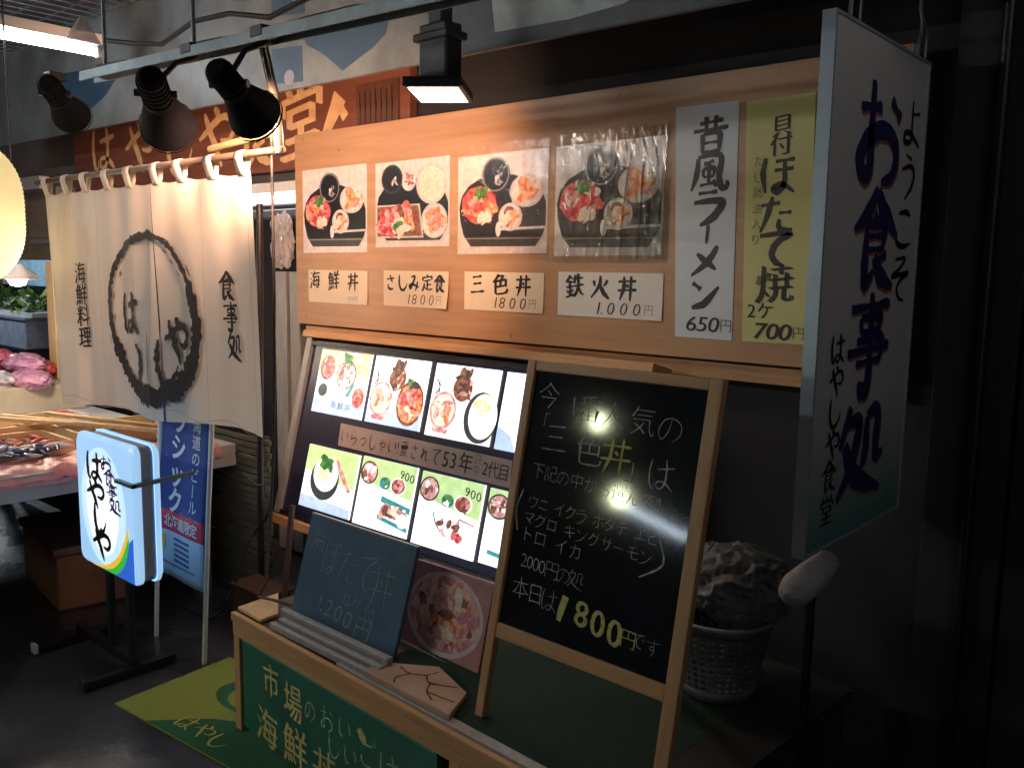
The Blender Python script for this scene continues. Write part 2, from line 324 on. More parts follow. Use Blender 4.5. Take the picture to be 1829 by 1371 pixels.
# steel rail on hangers
t = thing('steel_rail', 'grey steel channel rail carrying the black spotlights in front of the fascia', 'rail', (1.3, -1.1, 2.1))
b = MB(); b.bar((.3, -1.1, 2.172), (2.35, -1.1, 2.108), .05, .004); b.bar((.3, -1.126, 2.158), (2.35, -1.126, 2.094), .004, .032); b.bar((.3, -1.074, 2.158), (2.35, -1.074, 2.094), .004, .032)
b.build('channel', steel, t, bev=.001)
for x in (.45, 1.05, 1.9):
    b = MB(); b.tube([(x, -1.1, 2.19-.032*(x-.3)), (x, -1.1, 2.85)], .007, 8); b.build('hanger_rod', steel, t)

for i, (z, sag, r, lab) in enumerate(((2.205, .03, .006, 'thin black cable draped along the top of the steel rail'), (2.30, .09, .008, 'thicker black cable sagging above the steel rail'))):
    b = MB(); b.tube([(.3+.21*k, -1.06+.03*i, z-.033*.21*k-sag*abs(math.sin(k*.9))*.6+.01*math.sin(k*2.3)) for k in range(11)], r, 7); tag(b.build('draped_cable', rubber), lab, 'cable')
b = MB(); n = 22; b.add([(.37+(.008+.062*(j/6)**.9)*(1+.22*math.sin(k*5*6.283/n+j*.4))*math.cos(6.283*k/n), -1.14+(.008+.062*(j/6)**.9)*math.sin(6.283*k/n), 2.345-.018*j) for j in range(7) for k in range(n)], [(j*n+k, j*n+(k+1) % n, (j+1)*n+(k+1) % n, (j+1)*n+k) for j in range(6) for k in range(n)], 0, True)
tag(b.build('hanging_bag', film), 'small clear plastic bag gathered to a point above the left end of the rail', 'bag')
# ------------------------------------------------------------------ wooden shop sign
t = thing('wooden_shop_sign', 'dark red wooden shop sign with gold brush characters above the doorway', 'sign', (-1.0, .07, 1.965))
b = MB(); b.span((-2.62, .05, 1.967), (.74, .095, 2.46)); b.build('sign_board', redwood, t, bev=.004)
S = plane((0, .05, 0), (1, 0, 0), (0, 0, 1)); b = MB()
for ch, x, z, ww, hh in (('は', -2.16, 2.215, .36, .29), ('や', -1.68, 2.195, .38, .31), ('し', -1.22, 2.145, .36, .31), ('や', -.80, 2.18, .38, .32)): brush(b, S, ch, x, z, ww, hh, 1.15, .002, 0, .15)
write(b, S, '食', (-.44, 2.17), (-.44, 2.17), .36, sx=.95, nib=.09, off=-.015, rise=.1, d=.002); write(b, S, '堂', (-.05, 2.18), (-.05, 2.18), .40, sx=.95, nib=.10, off=-.012, rise=.14, d=.002)
stroke(b, S, [(.27, 2.27, .10), (.20, 2.17, .07), (.10, 2.03, .03)], .002); stroke(b, S, [(.25, 2.25, .04), (.31, 2.17, .05)], .0022)
b.build('gold_lettering', gold, t)
b = MB(); b.prism(S, [(.40, 2.05), (.68, 2.05), (.68, 2.30), (.40, 2.30)], .001, .012); b.build('small_plaque', reddish, t)
b = MB(); SP = plane((0, .038, 0), (1, 0, 0), (0, 0, 1))
for i in range(7): stroke(b, SP, [(.425+.036*i, 2.27-.004*(i % 3), .006), (.427+.036*i, 2.2, .010), (.424+.036*i, 2.08+.012*(i % 2), .004)], .001, 0, .5)
b.build('plaque_lettering', ink, t)

# ------------------------------------------------------------------ menu board
t = thing('menu_board', 'long warm plywood menu board with dish photos and paper price slips', 'board', (1.38, .03, 1.216))
b = MB(); b.span((-.02, 0, 1.222), (2.80, .02, 2.115)); b.build('panel', ply, t, bev=.002)
b = MB(); b.span((.02, .021, 1.16), (2.80, .06, 1.213)); b.build('bottom_batten', pine_x, t, bev=.002)
b = MB()
for x in (.2, 1.4, 2.6): b.span((x-.03, .021, 1.25), (x+.03, .099, 2.1))
b.build('back_batten', pine_z, t)
W = plane((0, 0, 0), (1, 0, 0), (0, 0, 1))
b = MB()
for x, z in ((.32, 2.02), (1.85, 2.085), (2.42, 2.09), (.06, 1.26), (1.38, 1.245), (2.6, 1.245), (.05, 2.09)): b.ell(W, x, z, .006, .006, .0012, 0, 10)
b.build('nail_head', steel, t)

# printed photographs: flat layers of colour on a sheet
def pm(name, col, e=0., vor=None, col2=None):
    return mat(('lit ' if e else 'printed ')+name, col, .35, n=(30, .2), vor=vor, col2=col2, emit=e)
PC = [('white', (.70, .66, .66), None, None), ('black', (.012, .013, .015), None, None), ('red fish', (.42, .03, .045), 60, (.75, .16, .14)), ('salmon', (.62, .18, .07), 70, (.85, .45, .25)),
      ('rice', (.70, .58, .46), 90, (.8, .72, .62)), ('green', (.03, .13, .04), 60, (.10, .30, .06)), ('pink', (.55, .2, .24), 55, (.8, .5, .46)), ('brown', (.14, .05, .03), 80, (.3, .13, .08)),
      ('rim', (.58, .54, .54), None, None), ('shade', (.05, .055, .06), None, None), ('teal', (.06, .35, .38), None, None), ('grey', (.35, .33, .36), None, None), ('yellow', (.7, .6, .2), 60, (.8, .75, .5)),
      ('blue', (.42, .55, .85), None, None), ('lime', (.45, .62, .28), None, None)]
PRINT = [pm(*((c[0], c[1], 0., c[2], c[3]))) for c in PC]
LIT = [pm(*((c[0]+' film', c[1], (2.1 if c[0] in ('white', 'rim') else 1.25 if c[0] in ('rice', 'blue', 'lime', 'yellow') else .85), c[2], c[3]))) for c in PC]
WH, BK, RD, SM, RC, GN, PK, BR, RM, SH, TL, GY, YL, BL, LM = range(15)
def scaled(sf, cx, cy, w_, h_): return lambda a, b, d=0.: sf(cx+a*w_, cy+b*h_, d)
def slices(mb, q, a, b, ra, rb, mats, k, d, size=.05, seed=1):
    rn = random.Random(seed)
    k = int(k*1.5) if k > 5 else k
    for i in range(k):
        t = rn.uniform(0, 6.28); r = math.sqrt(rn.random())*.8; an = rn.uniform(0, 3.14); s1 = size*rn.uniform(.7, 1.4); s2 = s1*rn.uniform(.3, .6)
        x, y = a+ra*r*math.cos(t), b+rb*r*math.sin(t); pts = []
        for j in range(9):
            th = 6.283*j/9; px, py = s1*math.cos(th), s2*math.sin(th); pts.append((x+px*math.cos(an)-py*math.sin(an), y+px*math.sin(an)+py*math.cos(an)))
        mb.poly(q, pts, d+i*.000018, rn.choice(mats))
def bowl(mb, q, a, b, ra, rb, rim, inn, tops, k, d, sz=.05, seed=1):
    mb.ell(q, a, b, ra, rb, d, rim); mb.ell(q, a, b, ra*.86, rb*.86, d+.00015, inn, 22, wob=.04)
    if tops: slices(mb, q, a, b, ra*.78, rb*.78, tops, k, d+.0003, sz, seed)
def dish_photo(mb, q, kind):
    tray = [(-.48, -.02), (-.45, .1), (-.37, .2), (-.24, .27), (-.05, .30), (.12, .29), (.3, .23), (.44, .12), (.485, .0), (.485, -.22), (.46, -.3), (.38, -.42), (-.34, -.42), (-.43, -.3), (-.47, -.15)]
    mb.poly(q, tray, .0012, BK); mb.poly(q, [(-.34, -.42), (.38, -.42), (.45, -.32), (-.42, -.32)], .0014, SH); mb.poly(q, [(-.40, -.345), (.44, -.345), (.45, -.335), (-.41, -.335)], .0016, GY)
    for i in range(9): mb.poly(q, [(.16+.02*i, -.24+.03*i), (.46, -.22+.03*i), (.46, -.216+.03*i), (.18+.02*i, -.235+.03*i)], .0014, SH)
    if kind == 'teishoku':
        bowl(mb, q, -.26, .3, .15, .17, SH, BK, None, 0, .0016); slices(mb, q, -.22, .27, .05, .05, [RC, GY], 5, .0019, .03, 3)
        bowl(mb, q, -.03, .27, .10, .12, RM, WH, [PK, RD], 9, .0016, .03, 4); bowl(mb, q, .27, .22, .20, .23, RM, RC, None, 0, .0016)
        mb.poly(q, [(-.49, 0), (.12, 0), (.17, -.39), (-.49, -.39)], .0018, RM); mb.poly(q, [(-.47, -.02), (.10, -.02), (.15, -.37), (-.47, -.37)], .002, BR)
        slices(mb, q, -.32, -.2, .15, .16, [RD, PK, RD], 22, .0022, .08, 5); slices(mb, q, -.1, -.12, .14, .1, [RD, PK, BR], 18, .0034, .09, 6); slices(mb, q, -.1, -.25, .16, .1, [RC, WH, SM, GN], 18, .0044, .07, 7)
        bowl(mb, q, .31, -.2, .17, .2, RM, WH, [SM, SM, PK], 20, .0018, .06, 8)
        return
    z = 1.0 if kind == 'kaisen' else 1.1
    bowl(mb, q, -.06, .27*z, .16, .175, SH, BK, None, 0, .0016); mb.ring(q, -.06, .27*z, .15, .165, .008, .0019, GY, 30); slices(mb, q, -.02, .23*z, .05, .06, [GY, RC, SH], 8, .002, .03, 3)
    bowl(mb, q, .28, .12, .18, .16, RM, WH, [SM, SM, PK, RC], 26, .0016, .05, 4); bowl(mb, q, .11, -.13, .13, .14, RM, WH, [SM, RC, BR], 9, .0022, .05, 5)
    main = {'kaisen': [RD, RD, SM, PK], 'sanshoku': [RD, PK, SM, RD], 'tekka': [RD, PK, RD, RC]}[kind]
    mb.ell(q, -.25, -.02, .22, .21, .0016, BK); mb.ell(q, -.25, .0, .2, .19, .0018, main[0], wob=.06)
    slices(mb, q, -.25, -.01, .2, .19, main, 40, .002, .07, 6 if kind == 'kaisen' else 9); slices(mb, q, -.22, .12, .1, .04, [GN], 8, .0042, .04, 8)
    slices(mb, q, -.17, -.15, .08, .06, [RC, WH, BR], 8, .0046, .05, 11)
    mb.poly(q, [(.0, -.235), (.485, -.225), (.485, -.25), (.0, -.262)], .0032, RM); mb.ell(q, -.02, -.25, .03, .075, .0034, WH)
PH = [('kaisen', .045, .520, 1.56, 1.945, 'seafood bowl set photo leftmost on the board, bright red fish and black tray'),
      ('teishoku', .580, 1.040, 1.585, 1.943, 'sashimi set meal photo with rectangular fish plate and big white bowl'),
      ('sanshoku', 1.088, 1.550, 1.556, 1.934, 'three colour bowl set photo above the slip priced 1800 yen for the rice bowl'),
      ('tekka', 1.585, 2.042, 1.550, 1.937, 'red tuna bowl set photo under shiny wrinkled plastic, next to the blue slip')]
for k, (kind, x0, x1, z0, z1, lab) in enumerate(PH):
    t = thing('dish_photo', lab, 'photo', ((x0+x1)/2, -.002, z0), 'dish photos on the menu board')
    b = MB(); b.prism(W, [(x0, z0), (x1, z0+.004), (x1, z1+.004), (x0, z1)], .001, .003); b.build('paper_sheet', pm('sheet', (.66, .60, .59)), t)
    b = MB(); dish_photo(b, scaled(plane((0, -.003, 0), (1, 0, 0), (0, 0, 1)), (x0+x1)/2, (z0+z1)/2, x1-x0, z1-z0), kind); b.build('printed_dish', PRINT, t)
    if k > 1:      # loose plastic sleeve
        b = MB(); nx, nz = (170, 60) if k == 3 else (60, 40); amp = .006 if k == 3 else .003; CRS = [(.16, .10, -.14, .007), (.30, .16, -.10, .008), (.42, .20, -.05, .006), (.60, .04, .06, .005), (.74, .12, -.1, .007), (.90, .05, .0, .006)] if k == 3 else [(.22, .1, 0, .003), (.7, .1, 0, .003)]
        def wv(a, c): return -.0125-abs(amp*(noise.noise((a*9, c*2.2, k*3.))+.6*noise.noise((a*22+c*9, c*5, k)) ))*(c*.9+.25) - sum(h*(.15+.85*c)*math.exp(-((a-a0-s1*c-s2*c*c)/.013)**2) for a0, s1, s2, h in CRS)
        b.add([(x0-.012+(x1-x0+.024)*i/nx, wv(i/nx, j/nz), z0-.012+(z1-z0+.05)*j/nz) for j in range(nz+1) for i in range(nx+1)],
              [(j*(nx+1)+i, j*(nx+1)+i+1, (j+1)*(nx+1)+i+1, (j+1)*(nx+1)+i) for j in range(nz) for i in range(nx)], 0, True)
        m = bpy.data.materials.get('clear sleeve')
        if not m:
            m = bpy.data.materials.new('clear sleeve'); m.use_nodes = True; N = m.node_tree.nodes; L = m.node_tree.links; N.remove(N['Principled BSDF'])
            tr = N.new('ShaderNodeBsdfTransparent'); gl = N.new('ShaderNodeBsdfGlossy'); gl.inputs['Roughness'].default_value = .06; mx = N.new('ShaderNodeMixShader'); fr = N.new('ShaderNodeFresnel'); fr.inputs[0].default_value = 1.5
            nz_ = N.new('ShaderNodeTexNoise'); nz_.inputs['Scale'].default_value = 26; bp = N.new('ShaderNodeBump'); bp.inputs['Strength'].default_value = .12; bp.inputs['Distance'].default_value = .004
            L.new(nz_.outputs['Fac'], bp.inputs['Height']); L.new(bp.outputs[0], gl.inputs['Normal'])
            L.new(fr.outputs[0], mx.inputs[0]); L.new(tr.outputs[0], mx.inputs[1]); L.new(gl.outputs[0], mx.inputs[2]); L.new(mx.outputs[0], N['Material Output'].inputs[0])
        b.build('plastic_sleeve', m, t)

# paper slips under the photos
SL = [(.082, .522, 1.330, 1.482, '海鮮丼', (.13, .42), '', 'smallest cream slip reading seafood bowl with a pasted price patch'),
      (.632, 1.038, 1.334, 1.486, 'さしみ定食', (.68, .985), '1800円', 'cream slip reading sashimi set meal, curling at its right corner'),
      (1.128, 1.540, 1.338, 1.488, '三色丼', (1.20, 1.44), '1800円', 'cream slip reading three colour bowl at 1800 yen'),
      (1.608, 2.052, 1.337, 1.494, '鉄火丼', (1.68, 1.91), '1.000円', 'pale slip reading tuna bowl at 1.000 yen under the plastic covered photo')]
for k, (x0, x1, z0, z1, tx, xs, pr, lab) in enumerate(SL):
    t = thing('paper_slip', lab, 'price slip', ((x0+x1)/2, -.002, z0), 'price slips under the dish photos')
    b = MB(); n = 14
    def sf(a, c, d=0., x0=x0, x1=x1, z0=z0, z1=z1, k=k):
        q = max(0, (a-x0)/(x1-x0)-.6)*max(0, 1-(c-z0)/(z1-z0)); return Vector((a, -.002-d-(.10 if k == 1 else .02)*q*q, c))
    vs = [sf(x0+(x1-x0)*i/n, z0+(z1-z0)*j/6) for j in range(7) for i in range(n+1)]
    b.add(vs, [(j*(n+1)+i, j*(n+1)+i+1, (j+1)*(n+1)+i+1, (j+1)*(n+1)+i) for j in range(6) for i in range(n)]); o = b.build('slip_sheet', cream if k < 3 else paper, t)
    md = o.modifiers.new('solid', 'SOLIDIFY'); md.thickness = .0012; md.offset = 1
    b = MB(); write(b, sf, tx, (xs[0], (z0+z1)/2+.026), (xs[1], (z0+z1)/2+.026), .09 if k != 1 else .074, sx=.95, nib=.115, off=-.016, rise=.16, jit=.05, rough=.02, d=.002)
    if pr: write(b, sf, pr[:-1], (x1-.24 if k != 3 else x1-.26, z0+.033), (x1-.10, z0+.033), .062, sx=1.1, off=-.02, nib=.03, shear=.2, d=.002); write(b, sf, '円', (x1-.055, z0+.033), (x1-.055, z0+.033), .04, off=-.02, nib=0, d=.002)
    b.build('lettering', ink, t)
    if not pr:
        b = MB(); b.prism(sf, [(.36, 1.338), (.46, 1.34), (.46, 1.372), (.36, 1.37)], .002, .003); b.build('price_patch', paper, t)
        b = MB(); write(b, sf, '1570円', (.385, 1.355), (.44, 1.356), .026, off=-.02, nib=.02, d=.0036); b.build('price_lettering', ink_soft, t)
# long vertical slips
t = thing('long_paper_slip', 'long pale blue vertical slip for old style ramen at 650 yen', 'price slip', (2.19, -.002, 1.29), 'long vertical price slips')
b = MB(); b.prism(W, [(2.104, 1.289), (2.31, 1.289), (2.297, 2.021), (2.075, 2.022)], .001, .0025); b.build('slip_sheet', bluepaper, t)
b = MB(); 
for c, z, s in (('昔', 1.925, .118), ('風', 1.81, .115), ('ラ', 1.705, .105), ('ー', 1.615, .075), ('メ', 1.535, .10), ('ン', 1.43, .10)): write(b, W, c, (2.205, z), (2.205, z), s*1.08, sx=1.05, nib=.115, off=-.018, rise=.16, rough=.02, vert=True, d=.0032)
write(b, W, '650', (2.165, 1.335), (2.245, 1.335), .068, sx=1.25, off=-.005, nib=.04, shear=.15, d=.0032); write(b, W, '円', (2.285, 1.333), (2.285, 1.333), .045, off=-.02, nib=.02, d=.0032)
b.build('lettering', mat('blue black ink', (.012, .014, .03), .5), t)
t = thing('long_paper_slip', 'long yellow green vertical slip for two grilled scallops at 700 yen', 'price slip', (2.44, -.002, 1.287), 'long vertical price slips')
b = MB(); b.prism(W, [(2.345, 1.288), (2.555, 1.292), (2.537, 2.018), (2.322, 2.016)], .001, .0025); b.build('slip_sheet', yelpaper, t)
b = MB()
for c, z, s in (('貝', 1.932, .068), ('付', 1.878, .072), ('ほ', 1.79, .12), ('た', 1.675, .115), ('て', 1.575, .115), ('焼', 1.465, .125)): write(b, W, c, (2.438, z), (2.438, z), s*1.02, sx=1.0, nib=.105, off=-.02, rise=.14, rough=.02, vert=True, d=.0032)
write(b, W, 'だし醤油入り', (2.372, 1.835), (2.372, 1.60), .036, off=-.02, nib=.02, vert=True, d=.0032)
write(b, W, '2ケ', (2.372, 1.385), (2.415, 1.385), .058, off=-.01, nib=.05, d=.0032); write(b, W, '700', (2.405, 1.325), (2.485, 1.325), .07, sx=1.25, off=0, nib=.05, shear=.15, d=.0032); write(b, W, '円', (2.525, 1.323), (2.525, 1.323), .042, off=-.02, nib=.02, d=.0032)
b.build('lettering', ink, t)

# ------------------------------------------------------------------ projecting sign
t = thing('projecting_sign', 'white vertical projecting sign with blue black dining hall lettering and aluminium frame', 'sign', (2.834, -.33, .856))
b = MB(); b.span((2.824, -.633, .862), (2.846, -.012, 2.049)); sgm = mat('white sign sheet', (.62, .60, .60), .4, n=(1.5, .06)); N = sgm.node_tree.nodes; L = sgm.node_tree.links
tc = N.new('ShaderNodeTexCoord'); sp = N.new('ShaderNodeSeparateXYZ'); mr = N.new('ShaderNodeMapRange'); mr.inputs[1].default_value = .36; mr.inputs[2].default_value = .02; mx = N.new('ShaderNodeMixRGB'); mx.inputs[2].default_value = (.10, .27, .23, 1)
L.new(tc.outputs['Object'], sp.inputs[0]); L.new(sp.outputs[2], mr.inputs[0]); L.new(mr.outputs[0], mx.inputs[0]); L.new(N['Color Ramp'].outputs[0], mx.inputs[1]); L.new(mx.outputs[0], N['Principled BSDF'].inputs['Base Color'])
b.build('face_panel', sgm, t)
b = MB(); b.span((2.818, -.641, .855), (2.849, -.633, 2.056)); b.span((2.818, -.012, .855), (2.849, -.004, 2.056)); b.span((2.818, -.633, .855), (2.849, -.012, .862)); b.span((2.818, -.633, 2.049), (2.849, -.012, 2.056)); b.build('frame', mat('pale blue aluminium', (.50, .60, .72), .35, .5), t)
X = plane((2.846, 0, 0), (0, 1, 0), (0, 0, 1)); b = MB(); b2 = MB()
for c, y, z, s in (('お', -.335, 1.83, .26), ('食', -.325, 1.585, .25), ('事', -.318, 1.335, .25), ('処', -.325, 1.065, .26)):
    write(b, X, c, (y, z), (y, z), s, sx=1.15, nib=.10, off=-.01, rise=.1, rough=.02, d=.0016); write(b2, X, c, (y+.006, z-.006), (y+.006, z-.006), s, sx=1.15, nib=.11, off=-.004, rise=.1, rough=.02, d=.0008)
b2.build('letter_outline', mat('dull red edge paint', (.30, .12, .10), .5), t); b.build('large_lettering', mat('navy sign paint', (.022, .022, .11), .45), t)
b = MB(); write(b, X, 'ようこそ', (-.118, 1.885), (-.128, 1.49), .125, sx=1.25, nib=.07, off=-.015, rise=.1, vert=True, d=.0016)
for c, z in (('は', 1.33), ('や', 1.255), ('し', 1.18), ('や', 1.105)): brush(b, X, c, -.512, z, .085, .075, 1.1, .0016)
write(b, X, '食堂', (-.522, 1.03), (-.526, .945), .08, sx=1.1, nib=.07, vert=True, d=.0016); b.build('small_lettering', ink, t)
for y in (-.52, -.06):
    b = MB(); b.tube([(2.83, y, 2.055), (2.83, y, 2.10), (2.83, y+.018, 2.125), (2.83, y+.018, 2.16), (2.83, y, 2.185), (2.83, y, 2.30)], .005, 8); b.tube([(2.84, y+.03, 2.055), (2.84, y+.035, 2.13), (2.836, y+.01, 2.16)], .003, 6); b.build('hanging_hook', steel, t)
b = MB(); b.span((2.79, -.60, 2.30), (2.87, .099, 2.34)); tag(b.build('hanging_bracket', black_metal), 'black bracket bar holding the projecting sign hooks', 'bracket')
# foam wrapped pole under the sign
t = thing('foam_wrapped_pole', 'thin dark pole with white foam wrap under the projecting sign', 'pole', (2.848, -.60, 0))
b = MB(); b.tube([(2.848, -.585, 0), (2.848, -.585, .80)], .011, 10); b.build('pole', black_metal, t)
b = MB(); b.tube([(2.845, -.712, .79), (2.845, -.705, .79), (2.845, -.69, .79), (2.845, -.655, .793), (2.845, -.57, .803), (2.845, -.49, .812), (2.845, -.478, .813)], [.006, .020, .031, .039, .037, .031, .006], 18); b.build('foam_wrap', mat('white foam', (.42, .42, .42), .8, n=(20, .2), bump=(40, .6)), t)
# dark boards right of the sign
DW = wood('near black boards', (.016, .016, .018), (.026, .025, .027), 'z', .6)
t = thing('dark_door', 'near black boarded door right of the projecting sign', 'door', (3.3, .06, 0))
for i in range(5):
    b = MB(); b.span((2.90+.21*i, .04+.012*(i % 2), 0), (2.90+.21*i+.2, .098, 2.5)); b.build('board_plank', DW, t, bev=.003)
b = MB(); b.tube([(3.02, .02, 0), (3.02, .02, 2.6)], .016, 10); tag(b.build('drain_pipe', black_metal), 'thin black drain pipe running up the dark boarded door', 'pipe')

# ------------------------------------------------------------------ backlit menu case (leans back)
CN = plane((0, -.10, 1.16), (1, 0, 0), (0, .25, 1))
t = thing('backlit_menu_case', 'dark blue backlit menu case with eight glowing dish pictures under the board', 'menu case', (.9, -.25, .40))
b = MB(); b.prism(CN, [(.25, -.78), (2.05, -.78), (2.05, .0), (.25, .0)], -.06, -.004); b.build('case_body', mat('navy case sheet', (.022, .022, .055), .35), t)
b = MB()
for P in ([(.215, -.80), (.255, -.80), (.255, .03), (.215, .03)],): b.prism(CN, P, -.08, .014)
b.build('case_side', alu_matte, t, bev=.002)
b = MB(); b.prism(CN, [(.2, .012), (2.1, .012), (2.1, .042), (.2, .042)], -.09, .03); b.prism(CN, [(.2, -.842), (2.1, -.842), (2.1, -.806), (.2, -.806)], -.09, .05); b.build('case_rail', pine_x, t, bev=.002)
b = MB(); b.prism(CN, [(.256, -.022), (2.05, -.022), (2.05, -.006), (.256, -.006)], -.004, .012); b.prism(CN, [(.256, -.80), (2.05, -.80), (2.05, -.782), (.256, -.782)], -.06, .012); b.build('black_trim', black_metal, t, bev=.001)
PN = [(.334, .692, -.322, -.032), (.712, 1.056, -.322, -.032), (1.085, 1.44, -.328, -.034), (1.462, 1.82, -.33, -.036),
      (.372, .735, -.742, -.462), (.752, 1.095, -.746, -.458), (1.118, 1.462, -.75, -.462), (1.482, 1.84, -.745, -.466)]
def lit_dish(mb, q, k):
    d = .0012
    if k == 0:
        mb.poly(q, [(-.5, .12), (.5, .12), (.5, .5), (-.5, .5)], d, YL); mb.poly(q, [(-.5, -.5), (.5, -.5), (.5, -.28), (-.5, -.25)], d, BL)
        bowl(mb, q, -.32, .22, .15, .2, BR, RD, [RD, PK], 14, .0016, .06, 2); bowl(mb, q, .08, .14, .2, .22, RD, WH, [RD, RC, PK, WH], 16, .0018, .07, 3); slices(mb, q, .06, .38, .06, .06, [GN], 10, .003, .07, 4)
        bowl(mb, q, -.34, -.14, .1, .11, TL, SH, None, 0, .0018); mb.poly(q, [(.12, -.2), (.2, -.18), (.28, .02), (.22, .02)], .002, TL); bowl(mb, q, .38, -.18, .12, .16, PK, RD, [RD, PK], 10, .0018, .05, 5)
        write(mb, q, '海鮮丼', (-.08, -.35), (.22, -.36), .13, nib=.02, off=-.01, d=.002, m=SH, copies=2)
    elif k in (1, 2):
        mb.poly(q, [(-.5, -.5), (.5, -.5), (.5, -.32), (-.5, -.28)], d, BL if k == 1 else RM)
        for i in range(3): stroke(mb, q, [(-.48+.04*i, .3, .01), (-.38, .2-.05*i, .015), (-.44, .08, .01)], .0016, SH)
        bowl(mb, q, -.02, .2, .15, .18, BR, BR, [BR, SH, BR, PK], 16, .0016, .08, 2+k); slices(mb, q, -.01, .36, .1, .05, [BR, SH], 6, .003, .09, 8)
        bowl(mb, q, -.27, -.13, .21, .26, PK, RC, [RC, PK, SM], 14, .0018, .07, 5+k); mb.poly(q, [(-.4, -.38), (-.14, -.38), (-.16, -.44), (-.38, -.44)], .0016, PK)
        if k == 1: bowl(mb, q, .27, -.13, .24, .33, BR, SM, [SM, SM, RD, PK, RC], 34, .0018, .09, 12); slices(mb, q, .26, .14, .12, .04, [GN, SH], 6, .004, .06, 4)
        else:
            mb.ell(q, .32, -.15, .25, .34, .0018, SH); mb.ell(q, .35, -.13, .21, .30, .002, WH); slices(mb, q, .32, .0, .12, .12, [YL, RC, YL], 18, .0024, .06, 6)
    elif k == 3: bowl(mb, q, .2, -.1, .2, .25, PK, RC, [SM, RC], 12, .0018, .07, 4); mb.poly(q, [(-.5, -.5), (-.2, -.5), (-.3, -.3), (-.5, -.2)], d, BL)
    elif k == 4:
        mb.poly(q, [(-.5, .1), (.5, -.05), (.5, .5), (-.5, .5)], d, LM); mb.poly(q, [(-.5, -.5), (.5, -.5), (.5, -.36), (-.5, -.3)], d, BL)
        mb.poly(q, [(.06, .3), (.12, .36), (.45, -.08), (.4, -.12)], .0016, PK); mb.ell(q, -.08, -.0, .28, .33, .0018, SH); mb.ell(q, -.07, .09, .24, .28, .002, WH); slices(mb, q, -.08, .06, .16, .1, [RC, YL, WH], 12, .0024, .08, 3); slices(mb, q, -.1, .25, .12, .09, [GN], 18, .003, .08, 4)
        mb.ring(q, -.43, -.25, .03, .04, .012, .002, PK, 16); mb.ring(q, -.43, -.37, .03, .04, .012, .002, PK, 16)
    else:
        mb.poly(q, [(-.5, .16), (.5, .02), (.5, .5), (-.5, .5)], d, LM); bowl(mb, q, -.34, .28, .16, .17, SH, PK, [PK, BR, RM], 12, .0016, .06, k); bowl(mb, q, -.02, .18, .1, .09, TL, GN, [TL, WH], 5, .0016, .04, k)
        bowl(mb, q, .22, .18, .14, .12, RM, BR, [PK, BR, RD], 12, .0016, .05, k+3); write(mb, q, '900', (.26, .36), (.44, .33), .17, off=-.01, nib=.04, d=.002, m=BK)
        if k == 5: mb.poly(q, [(-.04, .0), (.5, -.08), (.5, -.17), (-.04, -.09)], .0018, TL); mb.poly(q, [(-.06, -.28), (.5, -.36), (.5, -.42), (-.06, -.34)], .0018, TL); slices(mb, q, .2, -.2, .24, .07, [BR, RC, PK], 22, .0022, .09, 4); mb.ell(q, .4, -.28, .09, .1, .004, WH)
        else:
            slices(mb, q, .08, -.16, .22, .12, [PK, RM, BR, WH], 22, .002, .08, k+6)
            if k == 6: stroke(mb, q, [(.2, -.02, .02), (.45, -.06, .015)], .002, BR); slices(mb, q, .2, -.26, .1, .04, [SM, RD], 6, .003, .05, 2); stroke(mb, q, [(-.22, .0, .015), (-.14, -.16, .02), (.02, -.3, .01)], .0024, SH)
            if k == 7: mb.poly(q, [(-.4, -.3), (.1, -.34), (.1, -.4), (-.4, -.36)], .0018, TL)
for k, (a0, a1, c0, c1) in enumerate(PN):
    a0 += .004; a1 -= .005; c0 += .003; c1 -= .003
    b = MB(); b.prism(CN, [(a0, c0), (a1, c0), (a1, c1), (a0, c1)], -.003, .004)
    p = b.build('light_panel', mat('lit white film base', (.9, .9, .9), .4, n=(3, .04), emit=1.7), t)
    b = MB(); lit_dish(b, scaled(plane(CN(0, 0, .004), (1, 0, 0), (0, .25, 1)), (a0+a1)/2, (c0+c1)/2, a1-a0, c1-c0), k); b.build('printed_dish', LIT, p)
t = thing('paper_banner', 'grey pink paper banner with handwritten welcome, 53 years and second generation on the menu case', 'paper banner', (1.07, -.2, .7))
b = MB(); b.prism(CN, [(.575, -.444), (1.575, -.455), (1.565, -.356), (.567, -.347)], .006, .0075); b.build('banner_sheet', mat('greyish pink paper', (.42, .36, .36), .6, n=(4, .12)), t)
b = MB(); CB = plane(CN(0, 0, .0075), (1, 0, 0), (0, .25, 1)); write(b, CB, 'いらっしゃい!愛されて', (.61, -.397), (1.18, -.40), .068, sx=.8, off=-.018, nib=.035, jit=.06, d=.001); write(b, CB, '53年', (1.235, -.402), (1.34, -.403), .085, sx=.9, off=-.01, nib=.05, d=.001)
write(b, CB, '只今', (1.40, -.378), (1.40, -.42), .04, off=-.02, nib=.03, vert=True, d=.001); write(b, CB, '2代目', (1.445, -.405), (1.535, -.407), .068, sx=.85, off=-.012, nib=.04, d=.001); b.build('lettering', ink, t)

